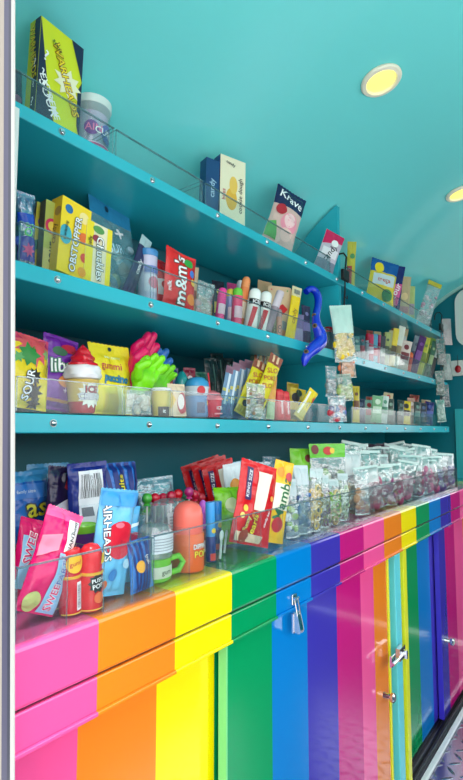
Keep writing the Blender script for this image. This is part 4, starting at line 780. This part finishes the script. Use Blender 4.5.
put(bag, 'candy_bag', 'candy bag', 'navy bag showing a white barcode panel, behind the light blue taffy bag', 'c', 90, 90, 463, 40, .735, d=.03, c=(26, 44, 130), slim=.2, P=[('b', -.32, .62, .3, .93, False), ('r', -.32, .3, .3, .62, (232, 234, 240)), ('r', -.26, .52, -.02, .6, (110, 114, 124)), ('r', -.26, .4, .2, .42, (120, 124, 134)), ('r', -.26, .35, .2, .37, (120, 124, 134)), ('d', .38, .5, .1, YEL)])
put(bag, 'candy_bag', 'candy bag', 'blue sunburst striped bag with yellow letters right of the barcode bag', 'c', 125, 126, 463, 34, .75, d=.03, c=(40, 110, 196), slim=.2, P=SB+[('t', 'fruits', YEL, -.1, .76, .12, 86, (30, 60, 20))])
put(tub, 'candy_cup', 'candy cup', 'small purple cup with a lime lid behind the red push tubes', 'c', 83, 84, 524, 21, .67, tilt=0, d=0, c=(90, 50, 120), lid=(130, 206, 60), taper=.8)
AIR = [('d', .08, .52, .41, (216, 20, 50), .95), ('d', .02, .66, .12, (240, 120, 140), .5), ('t', 'AIRHEADS', Wt, -.33, .6, .125, -84, NAVY, .95), ('d', -.02, .2, .12, (60, 130, 200)), ('d', -.22, .1, .12, (226, 110, 50)), ('p', [(-.5, .84), (.5, .84), (.5, .98), (-.5, .98)], (60, 150, 216)), ('d', .3, .3, .1, (190, 220, 240))]
put(bag, 'candy_bag', 'candy bag', 'light blue taffy bag with a red balloon disc leaning right, in front', 'c', 106, 121, 490, 37, .60, yaw=2, d=.026, c=(110, 190, 234), P=AIR)
put(bag, 'candy_bag', 'candy bag', 'second light blue taffy bag tucked behind the first one', 'c', 125, 132, 507, 18, .64, d=.018, c=(90, 176, 226), P=[('r', -.1, .5, .3, .66, (206, 30, 80)), ('p', [(-.3, .2), (.3, .3), (.0, .4)], (206, 40, 60)), ('p', [(-.5, .7), (.5, .76), (.5, .8), (-.5, .75)], (226, 240, 250))])
put(bag, 'candy_bag', 'candy bag', 'short blue sunburst bag with an orange dot at the tray divider', 'c', 142, 140, 540, 22, .59, d=.016, c=(50, 120, 206), P=SB+[('d', -.15, .5, .2, (240, 170, 40)), ('t', 'fruit', Wt, .2, .6, .12, -60)])
put(clear_bag, 'candy_bag', 'candy bag', 'pale aqua foil bag lying behind the ring of lollipop heads', 'c', 158, 156, 478, 38, .80, yaw=-12, d=.03, tint=(150, 206, 226), a=.75, fill=((120, 180, 200), (90, 190, 60), (190, 40, 60)), n=14)
def jar(w, h, d=0, c=(110, 190, 60), handle=True):
    r = empty('candy_jar'); q = w/2
    m = MB(); m.lathe([(q*.96, h*.42), (q, h*.45), (q, h*.88), (q*.8, h*.97), (q*.3, h)], film((235, 245, 250), .15, 0), 24); m.prints([('r', -.45, .52, .45, .84, (222, 226, 232))]+[('r', -.4, .56+.05*i, .4, .575+.05*i, (150, 154, 165)) for i in range(5)], w, h, cyl_surf(q*1.01)); m.build('clear_top', r)
    m = MB(); m.lathe([(q*.8, 0), (q*.9, h*.03), (q*.92, h*.36), (q*.98, h*.41)], plas(c), 24)
    m.prints([('r', -.4, .08, .4, .28, (200, 210, 190)), ('t', 'gum', (40, 60, 40), 0, .18, .12, 0)], w, h, cyl_surf(q*.93)); m.build('base', r)
    if handle:
        m = MB(); m.tube([(q*.85, -q*.2, h*.32), (q*1.5, -q*.4, h*.34), (q*1.75, -q*.5, h*.22), (q*1.5, -q*.4, h*.08), (q*.85, -q*.2, h*.06)], .005, plas((120, 206, 50)), 10); m.build('handle', r)
    return r
put(jar, 'candy_jar', 'candy jar', 'clear jar with a lime green handled base in the yellow stripe tray', 'c', 155, 155, 523, 26, .62, tilt=0, d=0, yaw=0)
put(jar, 'candy_jar', 'candy jar', 'clear domed jar on a magenta base behind the green handled jar', 'c', 172, 169, 499, 27, .69, tilt=0, d=0, c=(226, 20, 130), handle=False)
put(tube, 'candy_tube', 'candy tube', 'orange dipping candy tube with a coral dome and white lettering', 'c', 188, 188, 501, 22, .622, tilt=0, d=0, c=(232, 96, 34), cap=(244, 110, 96), capf=.46, P=[('t', 'DIPPIN', Wt, 0, .36, .1, 0, (140, 50, 20), .8), ('t', 'POP', YEL, .02, .25, .13, 0, (140, 50, 20))])
put(tube, 'candy_tube', 'candy tube', 'slim tube with a lilac cap right of the orange tube', 'c', 203, 203, 500, 9, .66, tilt=0, d=0, yaw=-20, c=(120, 30, 60), cap=(190, 90, 196), capf=.5, P=[('r', -.5, .1, .5, .3, (220, 180, 200))])
for i, (bx, tx, ty, cc, cp, lb) in enumerate(((211, 210, 502, (24, 50, 120), (60, 150, 214), 'sky blue headed candy dispenser stick, the nearer one'), (216, 217, 501, (24, 50, 120), (40, 130, 206), 'sky blue headed candy dispenser stick, the farther one'))):
    put(tube, 'candy_dispenser', 'candy dispenser', lb, 'c', bx, tx, ty, 9, .625+.05*i, tilt=0, d=0, yaw=-20, c=cc, cap=cp, capf=.58, dome=False, P=[('r', -.3, .02, .3, .14, (206, 60, 50)), ('d', .1, .52, .25, (230, 200, 60))], group='candy dispenser sticks')
def spoon(w, h, d=0):
    r = empty('spoon'); m = MB(); m.tube([(0, 0, 0), (0, 0, h*.62)], .0025, WHITE, 8); m.ball((0, 0, h*.8), h*.2, WHITE, 12, (.5, .18, 1)); m.build('spoon_body', r); return r
for i, (bx, tx) in enumerate(((220, 222), (224, 227))):
    put(spoon, 'white_spoon', 'spoon', ('white plastic spoon right of the candy dispenser sticks', 'second white plastic spoon, nearer the red bars')[i], 'c', bx, tx, 530, 8, .62+.02*i, tilt=0, d=0, yaw=-10, group='white plastic spoons')
def lolly(w, h, d=0, c=(200, 20, 50), stick_h=1):
    r = empty('lollipop'); m = MB(); m.tube([(0, 0, 0), (0, 0, h-w*.9)], .0022, WHITE, 8); m.build('stick', r)
    m = MB(); m.ball((0, 0, h-w/2), w/2, mat(c, .18, 0, .5, 80, .5), 14); m.tube([(0, 0, h-w*1.15), (0, 0, h-w*.85)], [.008, .003], mat(c, .2), 10); m.build('wrapped_head', r); return r
LC = [((70, 170, 60), 'green'), ((206, 20, 50), 'red'), ((220, 30, 70), 'cherry'), ((196, 20, 60), 'crimson'), ((214, 24, 40), 'scarlet'), ((40, 130, 90), 'dark green'), ((190, 40, 120), 'plum'), ((210, 24, 60), 'ruby'), ((226, 50, 70), 'rose')]
for i, ((cc, nm), (px, py)) in enumerate(zip(LC, ((147, 497), (155, 497), (163, 497), (171, 495), (178, 493), (185, 496), (189, 491), (195, 494), (201, 497)))):
    put(lolly, 'lollipop', 'lollipop', '%s wrapped lollipop head, %s in the row behind the jars' % (nm, ('first', 'second', 'third', 'fourth', 'fifth', 'sixth', 'seventh', 'eighth', 'last')[i]), 'c', px, px, py-4, 9, .738+.014*(i % 3), tilt=0, d=0, wm=.021, c=cc, group='wrapped lollipops behind the jars')
put(bag, 'candy_bag', 'candy bag', 'round lime green bag between the lollipops and the red bars', 'c', 233, 234, 488, 31, .675, yaw=-18, d=.04, c=(140, 216, 30), P=[('d', -.1, .7, .2, (226, 240, 180)), ('d', .25, .84, .16, (210, 80, 60)), ('d', .3, .6, .12, (240, 220, 60))])
KS = [('r', -.36, .52, -.2, .92, (50, 30, 90)), ('t', 'KING SIZE', Wt, -.28, .72, .075, 84), ('p', [(-.1, .42), (.16, .42), (.3, .9), (-.04, .9)], (232, 224, 206)), ('d', -.3, .42, .06, (240, 200, 60)), ('d', -.1, .36, .05, (240, 130, 40)), ('d', -.36, .33, .05, (250, 220, 120)), ('d', .36, .6, .05, (240, 160, 60))]
for i, (bx, tx, ty, Y) in enumerate(((216, 202, 461, .80), (224, 210, 461, .775), (231, 218, 463, .75))):
    put(bag, 'candy_bar', 'candy bar', 'red king size candy bar with a cream panel leaning back, '+('leftmost', 'middle', 'rightmost')[i]+' of three', 'c', bx, tx, ty, 40-4*i, Y, yaw=-14, d=.016, c=(196, 14, 24), P=KS if i else KS, group='red king size bars leaning back')
put(bag, 'candy_bar', 'candy bar', 'bright red king size bar with yellow lettering standing before the tray', 'c', 249, 265, 464, 40, .605, yaw=-10, d=.02, c=(212, 18, 28), bands=((.93, 1, (224, 30, 36)),), P=KS+[('t', 'Funny', YEL, -.24, .24, .085, 78, (40, 40, 140), .9), ('t', 'Pearls', YEL, -.06, .22, .13, 78, (140, 10, 20)), ('t', 'candy bar', Wt, .26, .34, .055, 76), ('p', [(-.45, .03), (.2, .03), (.24, .12), (-.45, .14)], (226, 200, 170)), ('d', -.25, .09, .12, (150, 60, 40))])
for i, (bx, tx, ty, wp, Y) in enumerate(((238, 232, 464, 18, .72), (250, 243, 461, 18, .76))):
    put(bag, 'candy_bag', 'candy bag', ('white and green fruit chew packet between the red bars', 'pale blue fruit chew packet rising behind the red bars')[i], 'c', bx, tx, ty, wp, Y, yaw=-15, d=.016, c=((226, 234, 240), (150, 200, 224))[i], P=[('d', 0, .7, .3, (240, 150, 50)), ('d', .1, .56, .25, (226, 90, 50)), ('r', -.5, .2, .5, .42, (120, 190, 60)), ('t', 'Fru', (20, 90, 60), 0, .36, .16, 80, Wt)])
put(bag, 'candy_bag', 'candy bag', 'yellow fruit chew stick with white band and green lettering', 'c', 273, 287, 462, 20, .60, yaw=-18, d=.016, c=(246, 190, 20), bands=((.4, .72, (240, 236, 214)),), P=[('t', 'Mamba', (30, 110, 60), .08, .54, .24, 82, None, .8), ('d', .0, .22, .3, (196, 30, 40)), ('d', .26, .82, .18, (206, 60, 70)), ('d', -.2, .86, .2, (244, 150, 40))])
for i, (bx, tx, ty, wp, cc, Y, lb) in enumerate(((262, 262, 462, 16, (150, 186, 206), .80, 'pale blue foil packet at the back above the yellow stick'), (272, 274, 457, 18, (120, 170, 196), .83, 'steel blue foil packet standing highest at the back'), (284, 286, 470, 15, (170, 200, 210), .78, 'silver blue foil packet right of the yellow stick'))):
    put(clear_bag, 'candy_bag', 'candy bag', lb, 'c', bx, tx, ty, wp, Y, yaw=-25, d=.02, tint=cc, a=.7, fill=(cc, (220, 230, 235)), n=10)
for i, (bx, tx, ty, wp, fill, Y, lb, tint) in enumerate(((293, 293, 480, 13, ((226, 226, 230), (170, 206, 60)), .605, 'clear packet of white and lime sweets right of the yellow stick', (220, 230, 235)), (297, 298, 470, 15, ((110, 30, 120), (40, 120, 180)), .655, 'clear packet of purple and blue sweets', (200, 220, 230)), (304, 305, 466, 15, ((40, 100, 170), (20, 60, 120)), .605, 'silver topped clear packet of blue sweets', (214, 226, 232)))):
    put(clear_bag, 'candy_bag', 'candy bag', lb, 'c', bx, tx, ty, wp, Y, yaw=-25, d=.022, fill=fill, a=.3, tint=tint, bands=((.72, 1, (196, 206, 210)),), n=16)
put(bag, 'candy_bag', 'candy bag', 'pointed lime green bag rising behind the silver topped packets', 'c', 302, 303, 449, 22, .76, yaw=-20, d=.03, c=(130, 206, 50), P=[('d', .2, .85, .14, (120, 40, 30)), ('r', -.5, 0, .5, .5, (190, 206, 200))])
put(clear_bag, 'candy_bag', 'candy bag', 'tall clear bag with a green header on the magenta stripe tray', 'c', 331, 330, 444, 36, .70, yaw=-22, d=.03, head=.2, hc=(100, 196, 40), fill=((236, 236, 226), (150, 196, 60), (96, 60, 50), (220, 220, 190)), level=.75, a=.4, n=30, P=[('d', 0, .9, .13, (206, 40, 30), .7), ('d', .12, .9, .07, (246, 200, 50), .9), ('d', -.35, .92, .1, (120, 40, 40))])
for bx, tx, ty, wp, fill, Y, lb in ((314, 317, 469, 13, ((232, 196, 60), (222, 180, 60)), .60, 'clear bag of yellow gummies before the green header bag'), (324, 325, 476, 12, ((110, 70, 90), (150, 140, 60)), .605, 'clear bag of dark plum gummies before the green header bag'), (333, 335, 480, 14, ((200, 180, 120), (130, 180, 50)), .605, 'clear bag of tan and green gummies, right of the plum ones'), (344, 345, 474, 10, ((190, 206, 150), (226, 226, 206)), .61, 'clear bag of pale green gummies beside the tan ones')):
    put(clear_bag, 'candy_bag', 'candy bag', lb, 'c', bx, tx, ty, wp, Y, yaw=-25, d=.024, fill=fill, a=.2, n=18, shape='ring', level=.7, bands=((.86, 1, (190, 205, 205)),), group='clear gummy bags')
put(clear_bag, 'candy_bag', 'candy bag', 'wide white clear bag of tan cookies leaning right', 'c', 355, 354, 452, 21, .67, yaw=-28, d=.03, fill=((196, 150, 110), (206, 166, 130)), a=.35, n=14, level=.45, tint=(236, 240, 240), bands=((.6, .96, film((240, 246, 246), .6)),))
put(clear_bag, 'candy_bag', 'candy bag', 'clear bag of one big tan cookie at the front of the pink stripe', 'c', 363, 364, 470, 15, .605, yaw=-30, d=.022, fill=((190, 140, 100),), a=.25, n=10, level=.6, group='clear gummy bags')
# rows of silvery bags towards the far end
FILL = [((196, 150, 120), (180, 120, 90), 'tan'), ((150, 60, 90), (120, 40, 80), 'wine red'), ((170, 80, 120), (190, 110, 140), 'dusty pink'), ((130, 50, 100), (160, 70, 120), 'plum'), ((60, 110, 150), (40, 90, 130), 'blue'), ((190, 60, 110), (150, 40, 90), 'raspberry'), ((90, 60, 130), (120, 90, 160), 'violet')]
ORD = ('first', 'second', 'third', 'fourth', 'fifth', 'sixth', 'seventh', 'eighth', 'ninth', 'tenth', 'eleventh', 'twelfth', 'thirteenth')
ROW = ('front row', 'middle row', 'back row')
T1 = (xat(380, .578, CT), xat(420, .578, CT)); T2 = (xat(421, .578, CT), xat(458, .578, CT))
for rw in range(3):
    xs = [T1[0]+.05+(T1[1]-T1[0]-.10)*k/3 for k in range(4)]+[T2[0]+.05+(T2[1]-T2[0]-.10)*k/6 for k in range(7)]
    for i, x in enumerate(xs):
        x += .012*rw; Y = .62+.072*rw
        f = FILL[(i*5+rw*3) % 7]
        if rw == 0: f = FILL[(1, 3, 5, 2, 1, 3, 2, 5, 6, 3, 6, 2, 6)[i]]
        w = rnd.uniform(.08, .094); h = (.14, .17, .188)[rw]+rnd.uniform(-.014, .014)
        tn_ = rnd.choice(((226, 240, 236), (206, 232, 226), (236, 242, 242), (190, 224, 218), (170, 206, 198)))
        o = clear_bag(w, h, .04, f[:2], a=.3, tint=tn_, n=34 if rw == 0 else 18, level=.66, sd=i+20*rw, bands=((.62, .95, film(tn_, .5, 1, .3, .1)), (.95, 1, (206, 226, 220))))
        o.name = 'silvery_bag'; ln = rnd.uniform(-.14, .2)
        orient(o, Vector((x, Y, CT+.0035)), ln, math.radians(-38+rnd.uniform(-14, 14)), -.08, w, .034)
        tag(o, 'silvery clear bag of %s sweets, %s along the %s on the counter' % (f[2], ORD[i], ROW[rw]), 'candy bag', 'silvery candy bags on the counter')
for px, py, w, cc, lb in ((398, 452, .07, (206, 196, 180), 'beige peaked bag standing highest behind the silvery bags'),):
    x = 1.75; o = bag(w, .20, .03, cc); o.name = 'candy_bag'; orient(o, Vector((x, .87, CT+.002)), .0, -.7, 0, w, .03); tag(o, lb, 'candy bag')
for i in range(4):
    o = bag(.09, .185, .03, (46, 22, 48), P=[('d', 0, .8, .3, (90, 40, 80))], sd=i); o.name = 'candy_bag'; orient(o, Vector((2.12+.09*i, .86, CT+.002)), .1, -.7, 0, .09, .03)
    tag(o, 'dark plum bag at the back under the far shelf, %s of four' % ORD[i], 'candy bag', 'dark plum bags at the back')
# ================================================================== LIGHT AND RENDER LOOK
W = bpy.data.worlds.new('daylight'); SC.world = W; W.use_nodes = True
bg = W.node_tree.nodes['Background']; bg.inputs[0].default_value = (.93, .97, 1, 1); bg.inputs[1].default_value = 2.5
wn_ = W.node_tree.nodes; wl = W.node_tree.links
tcw = wn_.new('ShaderNodeTexCoord'); spw = wn_.new('ShaderNodeSeparateXYZ'); rw_ = wn_.new('ShaderNodeValToRGB'); wl.new(tcw.outputs['Generated'], spw.inputs[0]); wl.new(spw.outputs[2], rw_.inputs[0])
rw_.color_ramp.elements[0].position = 0; rw_.color_ramp.elements[0].color = (.20, .22, .22, 1)
rw_.color_ramp.elements[1].position = .5; rw_.color_ramp.elements[1].color = (.92, .97, 1, 1)
for ps, cl in ((.015, (.3, .32, .3, 1)), (.06, (1, 1, 1, 1))): e_ = rw_.color_ramp.elements.new(ps); e_.color = cl
wl.new(rw_.outputs[0], bg.inputs[0])
sd_ = bpy.data.lights.new('sun', 'SUN'); sd_.energy = 4; sd_.angle = .3; so = bpy.data.objects.new('sun', sd_); COL.objects.link(so)
so.rotation_euler = Vector((.12, .3, -1)).to_track_quat('-Z', 'Y').to_euler()
SC.view_settings.view_transform = 'Standard'; SC.view_settings.look = 'None'; SC.view_settings.gamma = 1; SC.view_settings.exposure = .38
SC.cycles.transparent_max_bounces = 24; SC.cycles.max_bounces = 8; SC.cycles.use_denoising = True
